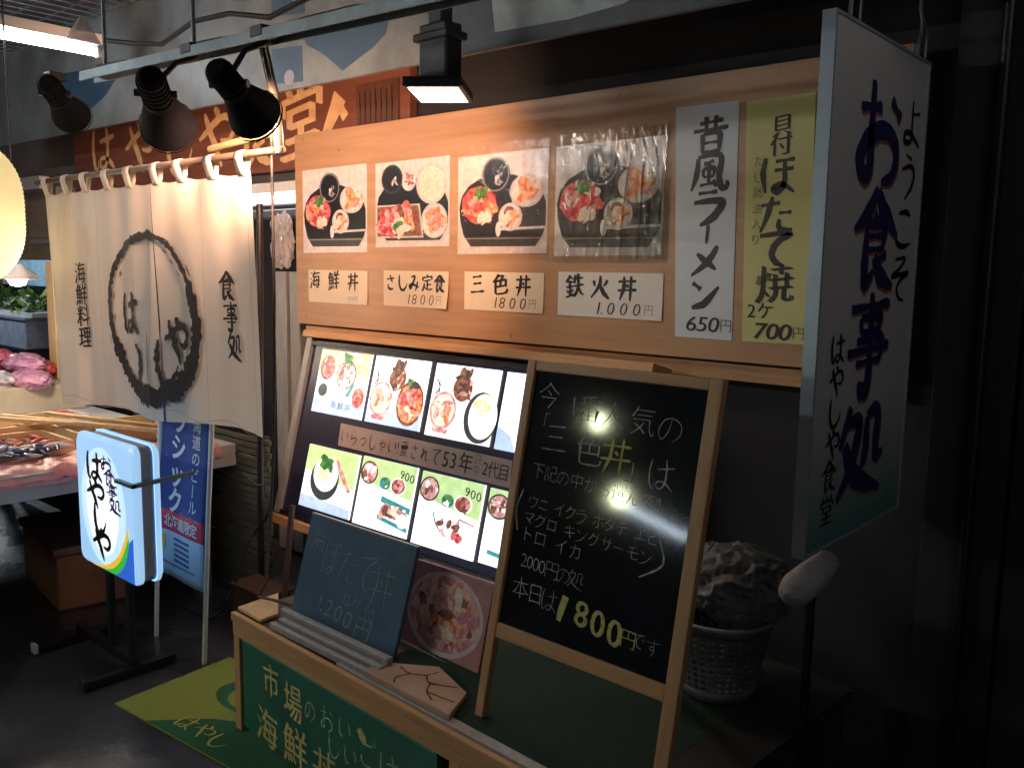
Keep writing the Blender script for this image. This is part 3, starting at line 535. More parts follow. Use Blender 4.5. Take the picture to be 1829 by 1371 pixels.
# ------------------------------------------------------------------ counter
uc = Vector((1, -.041, 0)).normalized()
CF = plane((1.176, -1.095, 0), uc, (0, 0, 1))
CT = plane((1.176, -1.095, .4), uc, (.041, 1, 0))
t = thing('counter_stand', 'low wooden counter stand with green turf top carrying the chalkboards', 'counter', (1.9, -.7, 0))
b = MB(); b.prism(CT, [(0, .012), (1.63, .012), (1.63, .92), (0.02, .92)], -.03, -.002); b.build('counter_top', darkwood, t)  # dark timber holds the shade along the visible right edge
b = MB(); b.prism(CF, [(0, .325), (1.63, .325), (1.63, .372), (0, .372)], -.03, 0); b.prism(CF, [(0, .376), (1.63, .376), (1.63, .402), (0, .402)], -.012, .006); b.build('front_apron', pine_x, t, bev=.003)
for a in (.018, 1.05, 1.60):
    b = MB(); b.prism(CF, [(a-.018, .008), (a+.018, .008), (a+.018, .324), (a-.018, .324)], -.035, -.002); b.build('leg', pine_z if a < 1.5 else darkwood, t, bev=.003)  # right front leg darkened for the shade at that end
for a in (.05, 1.60):
    b = MB(); b.prism(plane(CF(0, 0, -.86), uc, (0, 0, 1)), [(a-.018, .008), (a+.018, .008), (a+.018, .368), (a-.018, .368)], -.035, -.002); b.build('leg', darkwood, t, bev=.003)
b = MB(); b.prism(CT, [(.62, .045), (1.50, .045), (1.46, .9), (.62, .9)], -.002, .006); b.build('turf_sheet', turf, t)
b = MB(); b.prism(CT, [(1.5, .045), (1.63, .045), (1.63, .9), (1.46, .9)], -.002, .0055); b.build('shade_sheet', rubber, t)  # black sheet put in for the shade over the counter's right end
b = MB(); b.prism(CT, [(.55, .013), (1.63, .013), (1.63, .044), (.55, .044)], -.002, .008); b.build('edge_trim', alu_matte, t, bev=.002)
b = MB(); b.add([(1.2, -.16, .0), (2.9, -.16, 0), (2.9, -.16, .37), (1.2, -.16, .37)], [(0, 1, 2, 3)]); b.build('back_panel', soffit, t)
t = thing('green_chalkboard', 'green chalkboard with ochre and white writing hung on the counter front', 'chalkboard', tuple(CF(.5, .05, 0)))
b = MB(); b.prism(CF, [(.05, .03), (.985, .03), (.985, .318), (.05, .318)], -.02, -.006); b.build('slate', cb_green, t)
b = MB(); b.prism(CF, [(.05, .3185), (.985, .3185), (.985, .3235), (.05, .3235)], -.02, -.002); b.build('edge_strip', mat('bright green edging', (.06, .30, .19), .45), t)
CG = plane(CF(0, 0, -.006), uc, (0, 0, 1)); b = MB(); write(b, CG, '市場', (.215, .238), (.335, .212), .115, sx=.85, off=-.01, nib=.05, jit=.08, d=.001); write(b, CG, '海鮮丼', (.185, .075), (.50, .075), .13, off=-.01, nib=.05, jit=.08, d=.001)
stroke(b, CG, [(.665, .262, .02), (.685, .24, .03), (.69, .225, .01)], .0012); b.build('ochre_lettering', chalk_gold, t)
b = MB(); write(b, CG, 'のおい', (.43, .226), (.60, .235), .08, sx=.8, off=-.02, nib=.03, jit=.1, d=.001); write(b, CG, 'しい', (.545, .165), (.625, .165), .085, sx=.8, off=-.02, nib=.03, d=.001); write(b, CG, 'ごはん', (.70, .20), (.90, .19), .10, sx=.9, off=-.018, nib=.035, jit=.08, d=.001); b.build('white_lettering', mat('pale green chalk', (.36, .46, .38), .9, n=(70, .4)), t)

# small things on the counter top
b = MB(); b.prism(CT, [(.0, .02), (.145, .018), (.135, .085), (-.02, .18)], .001, .012); tag(b.build('wood_offcut', palewood, bev=.002), 'pale wood offcut lying on the left end of the counter', 'wood block')
TL_ = plane((0, 0, .400), (1, 0, 0), (0, 1, 0))
b = MB()
for k, (a, c0, wd, h) in enumerate(((0, -1.028, .022, .045), (.03, -1.055, .02, .03), (.02, -1.083, .018, .022))): b.bar((1.36+a, c0, .401+h/2), (1.875, c0-.006, .401+h/2), wd, h)
tag(b.build('cable_trunking', alu_matte, bev=.004), 'ribbed grey trunking strips lying along the counter edge before the slate board', 'trunking')
st_m = mat('split stone', (.42, .29, .20), .6, vor=16, col2=(.55, .40, .28), n=(5, .2)); t = thing('stone_slab', 'cracked pinkish stone slab lying on the counter corner', 'stone slab', (2.0, -1.04, .4))
b = MB(); b.prism(TL_, [(1.83, -1.04), (1.975, -.945), (2.135, -1.0), (2.185, -1.112), (1.85, -1.10)], .007, .024); b.build('slab', mat('pink sandstone', (.40, .27, .20), .6, n=(9, .22), bump=(30, .3)), t, bev=.003)
b = MB(); TS = plane((0, 0, .424), (1, 0, 0), (0, 1, 0))
for P in ([(1.90, -1.02), (1.95, -1.03), (1.99, -1.01), (2.03, -1.03), (2.10, -1.0)], [(1.99, -1.01), (2.0, -.97)], [(1.95, -1.03), (1.94, -1.07), (1.96, -1.094)], [(2.03, -1.03), (2.06, -1.07), (2.10, -1.09)], [(2.06, -1.07), (2.15, -1.06)]): stroke(b, TS, [(a, c, .005) for a, c in P], .0008, 0, .4)
b.build('crack_line', mat('dark crack grime', (.05, .03, .025), .8), t)

# slate blue chalkboard
SB = plane((1.323, -.975, .410), (1, -.008, 0), (0, .22, 1))
t = thing('slate_chalkboard', 'unframed slate blue chalkboard with faint scallop bowl writing leaning on the counter', 'chalkboard', (1.58, -.97, .4))
b = MB(); b.prism(SB, [(0, 0), (.502, 0), (.527, .318), (.027, .318)], -.012, 0); b.build('slate', cb_teal, t, bev=.002)
b = MB(); b.bar(SB(.12, .26, -.012), (1.45, -.80, .402), .015, .012); b.bar(SB(.4, .26, -.012), (1.73, -.80, .402), .015, .012); b.build('rear_leg', darkwood, t)
b = MB(); write(b, SB, '海', (.08, .245), (.08, .245), .085, sx=.9, off=-.026, nib=.0, d=.001); write(b, SB, 'ほたて', (.16, .205), (.33, .20), .125, sx=.7, off=-.026, nib=.0, shear=.15, d=.001); write(b, SB, '丼', (.405, .175), (.405, .175), .15, sx=.85, off=-.026, nib=.0, d=.001)
write(b, SB, '12ケ', (.25, .105), (.31, .102), .05, off=-.026, nib=.0, d=.001); write(b, SB, '付', (.37, .085), (.37, .085), .055, off=-.026, nib=.0, d=.001); write(b, SB, '1,200円', (.14, .065), (.35, .04), .075, sx=1.1, off=-.022, nib=.0, shear=.2, d=.001); b.build('chalk_lettering', chalk_g, t)
b = MB(); b.prism(SB, [(.028, .3185), (.527, .3185), (.527, .322), (.028, .322)], -.012, .001); b.build('worn_edge', alu, t)

# crab bowl picture
CR = plane((1.722, -.875, .410), (1, -.01, 0), (0, .22, 1))
t = thing('seafood_picture', 'faded square picture of a seafood bowl propped beside the slate chalkboard', 'picture', (1.87, -.84, .4))
b = MB(); b.prism(CR, [(0, 0), (.335, -.004), (.345, .245), (.01, .24)], -.012, 0); b.build('picture_board', mat('faded pink print', (.42, .19, .19), .5, n=(7, .25)), t, bev=.002)
b = MB(); q = plane(CR(0, 0, 0), (1, -.01, 0), (0, .22, 1)); b.ell(q, .175, .115, .155, .118, .0012, RM); b.ell(q, .175, .117, .142, .106, .0016, PK)
slices(b, q, .175, .117, .125, .092, [BR, PK, PK, SM, RC, PK], 60, .002, .03, 5); stroke(b, q, [(.12, .085, .012), (.15, .10, .022), (.19, .09, .016)], .006, SM)
b.build('printed_bowl', [mat('faded '+p.name, p_[1], .5, n=(12, .4), col2=None if not p_[3] else tuple(x*.7 for x in p_[3])) if False else p for p, p_ in zip(PRINT, PC)], t)
b = MB(); b.prism(CR, [(.0, -.012), (.325, -.02), (.325, -.009), (.0, -.001)], -.02, .012); b.build('bottom_ledge', alu_matte, t)
b = MB(); b.bar(CR(.15, .2, -.012), (1.88, -.66, .408), .015, .012); b.build('rear_leg', darkwood, t)

# ------------------------------------------------------------------ A-frame chalkboard
A = plane((2.209, -1.046, .409), (1, -.004, 0), (0, .208, 1))   # front frame plane
t = thing('a_frame_chalkboard', 'pine A-frame chalkboard advertising the three colour bowl for 1800 yen', 'chalkboard', (2.48, -.95, .408))
H = .888
b = MB(); b.prism(A, [(.022, .236), (.515, .236), (.515, .862), (.022, .862)], -.014, -.006); b.build('slate', cb_black, t)
for a0, a1 in ((0, .026), (.508, .542)):
    b = MB(); b.prism(A, [(a0, 0), (a1, 0), (a1, H), (a0, H)], -.018, .004); b.build('stile', pine_z, t, bev=.003)
for c0, c1 in ((.862, H), (.20, .236)):
    b = MB(); b.prism(A, [(.026, c0), (.508, c0), (.508, c1), (.026, c1)], -.016, .002); b.build('cross_rail', pine_x, t, bev=.003)
b = MB(); p = A(.27, H-.03, -.03); b.bar(p, (p.x, -.60, .409), .03, .02, (1, 0, 0)); b.build('rear_leg', darkwood, t, bev=.002)
AS = plane(A(0, 0, -.006), (1, -.004, 0), (0, .208, 1)); b = MB()
T = lambda x, y: (x-2.209, H-y)
def cw(mb, s, p0, p1, sz, **k): write(mb, AS, s, T(*p0), T(*p1), sz, off=k.pop('off', -.022), jit=.07, rough=.015, d=.001, **k)
cw(b, '今', (2.283, .085), (2.283, .085), .07, nib=0); cw(b, '1番人気の', (2.365, .10), (2.635, .118), .072, nib=0); cw(b, '「', (2.272, .15), (2.272, .15), .055, nib=0); cw(b, '三色', (2.325, .183), (2.425, .198), .082, nib=.02); cw(b, '」は', (2.565, .22), (2.63, .222), .075, nib=.02)
cw(b, '下記の中から選んで!!', (2.285, .268), (2.635, .285), .042, nib=0); cw(b, 'ウニ イクラ ホタテ エビ', (2.285, .345), (2.63, .36), .038, nib=0); cw(b, 'マグロ キングサーモン', (2.28, .385), (2.62, .405), .038, nib=0); cw(b, 'トロ イカ', (2.28, .425), (2.43, .435), .042, nib=0)
cw(b, '2000円の処', (2.285, .487), (2.445, .497), .045, nib=0); cw(b, '本日は', (2.285, .556), (2.38, .562), .055, nib=0); cw(b, 'です', (2.63, .585), (2.67, .588), .042, nib=0)
stroke(b, AS, [(*T(2.25, .32), .003), (*T(2.237, .37), .005), (*T(2.25, .42), .003)]); stroke(b, AS, [(*T(2.65, .36), .003), (*T(2.665, .41), .005), (*T(2.61, .45), .003)]); b.build('white_lettering', chalk_w, t)
b = MB(); cw(b, '丼', (2.505, .2), (2.505, .2), .09, nib=.05, off=-.01); stroke(b, AS, [(*T(2.425, .54), .018), (*T(2.417, .575), .018), (*T(2.413, .6), .012)]); cw(b, '800', (2.475, .568), (2.57, .585), .085, nib=.05, off=-.005); cw(b, '円', (2.605, .588), (2.605, .588), .045, nib=.03); b.build('yellow_lettering', chalk_y, t)

# ------------------------------------------------------------------ basket and bag
t = thing('plastic_basket', 'white perforated plastic waste basket on the counter behind the A-frame', 'basket', (2.575, -.50, .408))
b = MB(); NB, NR = 34, 9; cx, cy, z0 = 2.572, -.50, .408; P_ = lambda k, z: (cx+(.098+.042*z/.205)*math.cos(2*math.pi*k/NB), cy+(.098+.042*z/.205)*math.sin(2*math.pi*k/NB), z0+z)
for j in range(NR):
    for k in range(NB):
        za, zb = .03+.155*j/NR, .03+.155*(j+1)/NR; h = (zb-za)*.24; o = [P_(k, za), P_(k+1, za), P_(k+1, zb), P_(k, zb)]; i_ = [P_(k+.22, za+h), P_(k+.78, za+h), P_(k+.78, zb-h), P_(k+.22, zb-h)]
        b.add(o+i_, [(0, 1, 5, 4), (1, 2, 6, 5), (2, 3, 7, 6), (3, 0, 4, 7)])
for za, zb in ((0, .03), (.185, .215)): b.add([P_(k, z) for z in (za, zb) for k in range(NB)], [(k, (k+1) % NB, NB+(k+1) % NB, NB+k) for k in range(NB)], 0, True)
b.add([P_(k, 0) for k in range(NB)], [tuple(range(NB))[::-1]]); o = b.build('basket_body', mat('shaded basket plastic', (.14, .14, .15), .45, n=(10, .2)), t); md = o.modifiers.new('solid', 'SOLIDIFY'); md.thickness = .004  # plastic darkened for the shade the white basket stands in
b = MB(); b.tube([(cx+.142*math.cos(2*math.pi*k/24), cy+.142*math.sin(2*math.pi*k/24), z0+.212) for k in range(25)], .006, 8); b.build('rim', grey_pl, t)
bagm = mat('thin white bag film', (.16, .165, .18), .38, n=(7, .2)); translucent(bagm, .3, (.3, .3, .32))
tag(crumple((2.625, -.49, .70), .115, (1.05, .95, .85), 8.2, .15, 6, True).build('white_bag', bagm), 'crumpled white plastic bag stuffed on top of the waste basket', 'bag')
tag(crumple((2.50, -.42, .675), .075, (.9, .9, 1.1), 4.4, .15, 6, True).build('grey_bag', bagm), 'smaller grey plastic bag wedged behind the waste basket bag', 'bag')

# ------------------------------------------------------------------ noren curtain
def wave(x, z):
    q = max(0, 1.80-z)
    return -1.0 + .017*q*math.sin(x*7.5+.6) + .007*q*math.sin(x*17+z*2) + .002*math.sin(x*33.6+1.2+z*2)*(1.2-q) + .003*q*math.sin(x*41-z*3) - .012*math.exp(-((x-.545)/.02)**2)*q
NS = lambda a, c, d=0.: Vector((a, wave(a, c)-d, c))
t = thing('noren_curtain', 'off white noren curtain with black brushed circle and shop name in the doorway', 'curtain', (.42, -1.0, .93))
def edge_l(v): return -.379+(.113)*v
def edge_r(v): return 1.185+.046*v
for s0, s1, nm in ((0, .5898, 0), (.5912, 1., 1)):
    b = MB(); nx, nz = 46, 40
    vs = []
    for j in range(nz+1):
        for i in range(nx+1):
            v = j/nz; s = s0+(s1-s0)*i/nx; x = edge_l(v)+(edge_r(v)-edge_l(v))*s
            zt = 1.787-.010*abs(math.sin(math.pi*8*s)); zb = .914+.05*s+.008*math.sin(x*8)
            z = zt+(zb-zt)*v
            if nm == 0: x += -.004*v*v*((s-s0)/(s1-s0))
            vs.append((x, wave(x, z)+(.006 if nm else 0)*v, z))
    b.add(vs, [(j*(nx+1)+i, (j+1)*(nx+1)+i, (j+1)*(nx+1)+i+1, j*(nx+1)+i+1) for j in range(nz) for i in range(nx)], 0, True)
    o = b.build('cloth_panel', cloth, t)
for i in range(9):
    x = -.352+.187*i+(.0, .006, -.008, .004, -.005, .009, -.004, .006, 0)[i]; b = MB(); path = [(wave(x, 1.775)-.002, 1.772), (-1.011, 1.80), (-1.0165, 1.83), (-1.011, 1.847), (-1.0, 1.8525), (-.989, 1.847), (-.984, 1.83), (-.989, 1.80), (-.996, 1.775)]
    sk = -.014+.004*(i % 3); b.add([(x+dx+sk*(z-1.775)/.08*1.2, y, z) for y, z in path for dx in (-.024, .024)], [(2*j, 2*j+1, 2*j+3, 2*j+2) for j in range(len(path)-1)], 0, True); o = b.build('tab', cloth, t); md = o.modifiers.new('solid', 'SOLIDIFY'); md.thickness = .0015
def NSd(a, c, d=0.): return NS(a, c, d+.005)
b = MB(); pts = []
for k in range(41):
    th = R(96+366*k/40); ww = .03+.03*(.5+.5*math.sin(th*1+2.6)) + (.012 if 1.1*math.pi < th % (2*math.pi) < 1.85*math.pi else 0)
    if 20 < math.degrees(th) % 360 < 75: ww *= .55
    pts.append((.51+.325*math.cos(th)*(1-.05*math.sin(2*th)), 1.31+.29*math.sin(th), ww))
stroke(b, NSd, pts, .0005, 0, .35, 6, 2.)
for k in range(26):      # dry brush flecks beside the ring
    th = R(random.uniform(100, 440)); rr = random.choice((.93, 1.07, 1.1, .9))
    stroke(b, NSd, [(.51+.315*rr*math.cos(th+q), 1.305+.285*rr*math.sin(th+q), wd) for q, wd in ((0, .002), (.05, random.uniform(.004, .009)), (.12, .001))], .0009, 0, .4, 4, k)
b.build('brush_circle', ink_soft, t)
b = MB()
for x0, x1, zz in ((-.26, .52, .935), (.56, 1.215, .972)): stroke(b, NSd, [(x0+(x1-x0)*i/12, zz+.012*math.sin(i), .0018) for i in range(13)], -.0025)
for x0, x1 in ((-.355, -.262), (1.165, 1.207), (.09, .10), (.885, .888)): stroke(b, NSd, [(x0+(x1-x0)*i/10, 1.765-.80*i/10, .0018) for i in range(11)], -.0025)
b.build('hem_stitching', mat('dull hem thread', (.36, .33, .29), .9), t)
b = MB()
for ch, x, z, ww, hh, wd in (('は', .365, 1.315, .16, .17, 1.25), ('や', .705, 1.235, .16, .17, 1.25), ('し', .632, 1.150, .17, .17, 1.2)): brush(b, NSd, ch, x, z, ww, hh, wd*1.15, .0006, 0, .35)
stroke(b, NSd, [(.40, 1.20, .012), (.435, 1.17, .03), (.44, 1.12, .035), (.425, 1.06, .012)], .0008, 0, .4); stroke(b, NSd, [(.512, 1.25, .003), (.517, 1.14, .010), (.522, 1.05, .004)], .0008, 0, .4)
write(b, NSd, '海鮮料理', (-.075, 1.455), (-.06, 1.195), .094, sx=1.0, nib=.065, off=-.004, rise=.1, rough=.02, vert=True, d=.0006); write(b, NSd, '食事処', (1.027, 1.432), (1.063, 1.235), .098, sx=.95, nib=.075, off=.0, rise=.1, rough=.02, vert=True, d=.0006)
b.build('brush_lettering', ink_soft, t)
tag_pole = MB(); tag_pole.tube([(-.47, -1.0, 1.836), (.5, -1.0, 1.838), (1.36, -1.0, 1.838)], .0115, 12); tag(tag_pole.build('curtain_rod', mat('smoked bamboo', (.10, .06, .04), .4, n=(8, .3), stretch=(1, 12, 12))), 'long dark rod threaded through the noren curtain tabs', 'rod')
b = MB(); b.tube([(.93, -.985, 1.872), (1.31, -.985, 1.895)], .012, 12); tag(b.build('bamboo_pole', mat('green brown bamboo', (.22, .15, .07), .4, n=(8, .3))), 'short bamboo pole resting above the right end of the curtain rod', 'pole')
b = MB(); b.tube([(1.315, -1.03, 2.13), (1.32, -1.0, 2.0), (1.33, -.999, 1.93)], .014, 12); b.tube([(1.33, -.999, 1.93), (1.345, -1.0, 1.825)], .018, 12); tag(b.build('rod_hanger', mat('dark chromed tube', (.12, .11, .10), .2, .9)), 'dark metal hanger tube holding the right end of the curtain rod', 'hanger')

# ------------------------------------------------------------------ spotlights and flood
bulb_m = mat('warm lamp filament', (1., .8, .5), .4, n=(1, .01), emit=18., ecol=(1., .72, .38))
lamp_black = mat('matte lamp black', (.0025, .0025, .005), .8, n=(20, .3), spec=.12)
def spot(lab, top, tail, mouth, r0, r1, power, aim, spread=75, name='spotlight'):
    top = Vector(top); a = Vector(tail); c = Vector(mouth); d = (c-a).normalized(); t = thing(name, lab, 'spotlight', tuple(top), 'black spotlights on the steel rail')
    b = MB(); b.tube([a-d*.012, a], [r0*.7, r0*.98], 20); b.tube([a, a+(c-a)*.40], [r0, r0], 20); b.tube([a+(c-a)*.38, a+(c-a)*.46], [r0*1.12, r0*1.12], 20); b.tube([a+(c-a)*.46, c], [r0*1.05, r1], 20, caps=False); b.tube([c, c+d*.01], [r1*1.04, r1*1.04], 20, caps=False)
    for k in range(4): b.tube([a+(c-a)*(.06+.075*k), a+(c-a)*(.085+.075*k)], [r0*1.1, r0*1.1], 20)
    ss = [c+d*.004, c-d*.01, a+(c-a)*.45]; b.tube(ss, [r1*.97, r1*.93, r0*.95], 20, caps=False); b.build('lamp_hood', lamp_black, t)
    b = MB(); b.tube([top, top-Vector((0, 0, .03)), (top+a)/2+Vector((0, .01, 0)), a+d*.05], [.012, .012, .008, .008], 10); b.box(top-Vector((0, 0, .005)), (.06, .06, .03)); b.build('bracket', black_metal, t, bev=.003)
    for s in (-1, 1):
        b = MB(); n = d.cross(Vector((0, 0, 1))).normalized(); q = a+(c-a)*.3; b.tube([q+n*s*r0, q+n*s*(r0+.02)], .011, 10); b.build('knob', black_metal, t)
    b = MB(); b.tube([a+(c-a)*.5, a+(c-a)*.62, a+(c-a)*.74, a+(c-a)*.78], [r0*.3, r0*.75, r0*.6, .003], 14); b.build('bulb', bulb_m, t)
    if power:
        l = bpy.data.lights.new('spot_beam', 'SPOT'); l.energy = power; l.color = (1., .55, .33); l.spot_size = R(spread); l.spot_blend = 1.; l.shadow_soft_size = .05
        o = bpy.data.objects.new('spot_beam', l); COL.objects.link(o); o.parent = t; p = a+(c-a)*.86; o.location = p-top
        o.rotation_mode = 'QUATERNION'; o.rotation_quaternion = (Vector(aim)-p).to_track_quat('-Z', 'Y')
    return t
spot('black spotlight at the rail left end, half hidden in shadow', (.02, -1.1, 2.20), (.079, -1.15, 2.155), (-.16, -.97, 2.09), .038, .075, 26, (-1.7, .05, 2.1), 100)
spot('middle black spotlight above the curtain, its cone hiding part of the gold sign', (1.05, -1.1, 2.15), (1.106, -1.27, 2.027), (.875, -1.10, 1.937), .040, .088, 30, (-.2, -.4, 1.75), 130)
spot('black spotlight tilted right, its mouth toward the menu board', (1.43, -1.1, 2.14), (1.47, -1.27, 2.003), (1.373, -1.10, 1.922), .035, .078, 235, (.10, 0, 1.80), 118)
# LED flood on a post
t = thing('flood_light', 'black flood light with glowing square face on a post above the menu board', 'flood light', (1.575, -.575, 2.03))
fr = Matrix.Rotation(R(37), 3, 'Z'); b = MB(); b.box((1.575, -.575, 2.047), (.18, .27, .03), fr); b.build('housing', black_metal, t, bev=.005)
b = MB(); q = fr; vs = [fr @ Vector((x, y, 0))+Vector((1.575, -.575, 2.0312)) for x, y in ((-.075, -.115), (.075, -.115), (.075, .115), (-.075, .115))]; b.add(vs, [(3, 2, 1, 0)])
b.build('lamp_face', mat('glowing lamp face', (1, .95, .88), .4, n=(1, .01), emit=36., ecol=(1., .76, .56)), t)
b = MB(); b.span((1.52, -.61, 2.063), (1.64, -.54, 2.24)); b.span((1.55, -.60, 2.24), (1.61, -.55, 2.85)); b.span((1.50, -.62, 2.19), (1.655, -.53, 2.215)); b.build('post', black_metal, t, bev=.006)

# ------------------------------------------------------------------ fluorescent tube, lantern
tube_m = mat('fluorescent glass', (1, 1, 1), .3, n=(1, .01), emit=34., ecol=(.84, .92, 1.))
def fluoro(lab, a, c, r, m, top=(0, 0, 1), grp=None):
    a = Vector(a); c = Vector(c); d = (c-a).normalized(); u = Vector(top); t = thing('fluorescent_lamp', lab, 'tube lamp', tuple((a+c)/2+u*.06), grp)
    b = MB(); b.bar(a+u*.055-d*.03, c+u*.055+d*.03, .07, .05); b.build('housing', white_pl, t, bev=.004); b = MB(); b.tube([a, c], r, 16); b.build('tube', m, t)
    b = MB()
    for p, s in ((a, -1), (c, 1)): b.bar(p+d*s*.004, p+d*s*.025, .035, .05); b.bar(p+d*s*.018-u*.02, p+d*s*.018+u*.04, .025, .02, d)
    b.build('end_holder', alu_matte, t); return t
fluoro('bright fluorescent tube lamp under the ceiling at the market stall', (-.80, -1.75, 2.50), (-.80, -.58, 2.50), .02, tube_m)
fluoro('slim tube lamp glowing over the doorway right of the curtain', (-1.2, .075, 1.832), (-.07, .075, 1.832), .02, mat('doorway tube glass', (1, 1, 1), .3, n=(1, .01), emit=5., ecol=(.95, .97, 1.)))
lan_m = mat('lit lantern paper', (.80, .74, .56), .7, n=(3, .12), stretch=(1, 1, 6), bump=(14, .3)); translucent(lan_m, .6, (.95, .89, .66))
t = thing('paper_lantern', 'lit yellow ribbed paper lantern hanging left of the noren curtain', 'lantern', (-.30, -1.3, 1.42))
b = MB(); pr = []; NL = 60
for i in range(NL+1):
    u = i/NL; z = 1.43+.52*u; r = .176*(1-abs(2*u-1)**3.2*.55) - (.0035 if i % 2 else 0); pr.append((r, z-1.43))
b.lathe((-.30, -1.3, 1.43), pr, 40); b.build('paper_body', lan_m, t)
for z in (1.418, 1.952):
    b = MB(); b.lathe((-.30, -1.3, z), [(.0, -.012), (.085, -.012), (.085, .012), (.0, .012)], 28); b.build('end_ring', black_metal, t)
b = MB(); b.tube([(-.30, -1.3, 1.96), (-.30, -1.3, 2.85)], .004, 6); b.build('cord', rubber, t)
b = MB(); b.tube([(-.30, -1.3, 1.95), (-.30, -1.3, 1.64)], .006, 6); b.lathe((-.30, -1.3, 1.56), [(.001, -.03), (.025, -.02), (.032, .01), (.02, .05), (.012, .08)], 16); b.build('bulb', mat('lantern bulb glass', (1, 1, 1), .3, n=(1, .01), emit=9., ecol=(1, .86, .6)), t)
l = bpy.data.lights.new('lantern_light', 'POINT'); l.energy = 1.5; l.color = (1, .85, .58); l.shadow_soft_size = .05; o = bpy.data.objects.new('lantern_light', l); COL.objects.link(o); o.parent = t; o.location = (0, .06, .13)

# ------------------------------------------------------------------ light box sign
LX = plane((0, -1.2, 0), (1, 0, 0), (0, 0, 1))
t = thing('light_box_sign', 'glowing blue white light box sign with black brush shop name on a dark stand', 'light box', (.5, -1.15, 0))
def rrect(x0, x1, z0, z1, r, n=5):
    out = []
    for cx, cz, a0 in ((x1-r, z0+r, -90), (x1-r, z1-r, 0), (x0+r, z1-r, 90), (x0+r, z0+r, 180)): out += [(cx+r*math.cos(R(a0+90*k/n)), cz+r*math.sin(R(a0+90*k/n))) for k in range(n+1)]
    return out
x0, x1, z0, z1 = .292, .752, .395, .885
lit_face = mat('lit acrylic face', (.30, .55, .90), .3, n=(1.3, .1), emit=.8, col2=(.42, .68, .98))
b = MB(); P0 = rrect(x0, x1, z0, z1, .035); P1 = rrect(x0+.012, x1-.012, z0+.012, z1-.012, .03); n = len(P0)
b.add([LX(a, c, 0) for a, c in P1]+[LX(a, c, -.010) for a, c in P0]+[LX(a, c, -.026) for a, c in P0], [tuple(range(n))]+[(n+i, n+(i+1) % n, (i+1) % n, i) for i in range(n)]+[(2*n+i, 2*n+(i+1) % n, n+(i+1) % n, n+i) for i in range(n)]); b.build('front_face', lit_face, t)
b = MB(); b.add([LX(a, c, -.072) for a, c in P0]+[LX(a, c, -.088) for a, c in P0]+[LX(a, c, -.098) for a, c in P1], [(2*n+i for i in range(n))]+[(n+i, n+(i+1) % n, (i+1) % n, i) for i in range(n)]+[(2*n+i, 2*n+(i+1) % n, n+(i+1) % n, n+i) for i in range(n)] if False else [tuple(range(2*n, 3*n))[::-1]]+[(n+i, n+(i+1) % n, (i+1) % n, i) for i in range(n)]+[(2*n+i, 2*n+(i+1) % n, n+(i+1) % n, n+i) for i in range(n)]); b.build('rear_face', lit_face, t)
b = MB(); Pb = rrect(x0+.006, x1-.006, z0+.006, z1-.006, .033); b.add([LX(a, c, -.026) for a, c in Pb]+[LX(a, c, -.072) for a, c in Pb], [(n+i, n+(i+1) % n, (i+1) % n, i) for i in range(n)]); b.build('side_band', alu_matte, t)
b = MB()
glow = mat('lit white glow', (.95, .98, 1), .4, n=(1, .02), emit=1.5)
b.ell(LX, .50, .635, .125, .18, .0008, 3, 40); b.ell(LX, .505, .635, .175, .215, .0004, 4, 40)  # face turns pale blue, then white, towards the middle
cA_ = catmull([(.40, .403), (.52, .425), (.62, .485), (.70, .60)], 6); cB_ = catmull([(.46, .403), (.56, .42), (.64, .475), (.70, .565)], 6); cC_ = catmull([(.58, .403), (.63, .425), (.675, .475), (.705, .545)], 6); cD_ = [(.735, .403+.165*i/(len(cC_)-1)) for i in range(len(cC_))]
def sw(pa, pb, m): b.add([LX(a, c, .0011+.0003*m) for a, c in pa]+[LX(a, c, .0011+.0003*m) for a, c in pb], [(i, i+1, len(pa)+i+1, len(pa)+i) for i in range(len(pa)-1)], m)
sw(cA_, cB_, 0); sw(cB_, cC_, 1); sw(cC_, cD_, 2)
b.build('swoosh_and_ovals', [mat('box orange film', (.95, .55, .05), .4, n=(2, .03), emit=.7), mat('box green film', (.05, .5, .06), .4, n=(2, .03), emit=.7), mat('box blue film', (.03, .12, .6), .4, n=(2, .03), emit=.8), mat('box white film', (.85, .95, 1.), .4, n=(9, .05), emit=1.0), mat('box pale blue oval', (.55, .78, 1.), .4, n=(9, .06), emit=.9)], t)
b = MB(); LX2 = plane((0, -1.2012, 0), (1, 0, 0), (0, 0, 1))
for ch, x, z, ww, hh in (('は', .455, .775, .14, .115), ('や', .452, .675, .15, .11), ('し', .475, .585, .12, .12), ('や', .485, .495, .15, .12)): brush(b, LX2, ch, x, z, ww, hh, 1.5, .0006, 0, .15)
b.build('brush_lettering', ink, t)
b = MB(); write(b, LX2, 'お食事処', (.548, .80), (.605, .655), .060, sx=1.5, nib=.10, off=.0, vert=True, d=.0006); b.build('purple_lettering', mat('purple film', (.14, .04, .28), .4, n=(9, .1)), t)
b = MB(); b.bar((.64, -1.209, .757), (.772, -1.209, .757), .016, .012); b.bar((.764, -1.215, .757), (.764, -.99, .768), .016, .014); b.build('clamp_bar', steel, t)
b = MB()
for x in (.40, .56): b.tube([(x, -1.14, .05), (x, -1.14, .395)], .016, 12)
b.bar((.10, -1.14, .055), (.58, -1.14, .055), .03, .03); b.build('stand_post', black_metal, t)
for x in (.12, .56):
    b = MB(); b.bar((x, -1.31, .022), (x, -.98, .022), .035, .03); p = b.build('stand_foot', black_metal, t, bev=.003)
    b = MB(); b.box((x, -1.318, .024), (.04, .016, .036)); b.build('end_cap', white_pl if x < .3 else rubber, p, bev=.003)

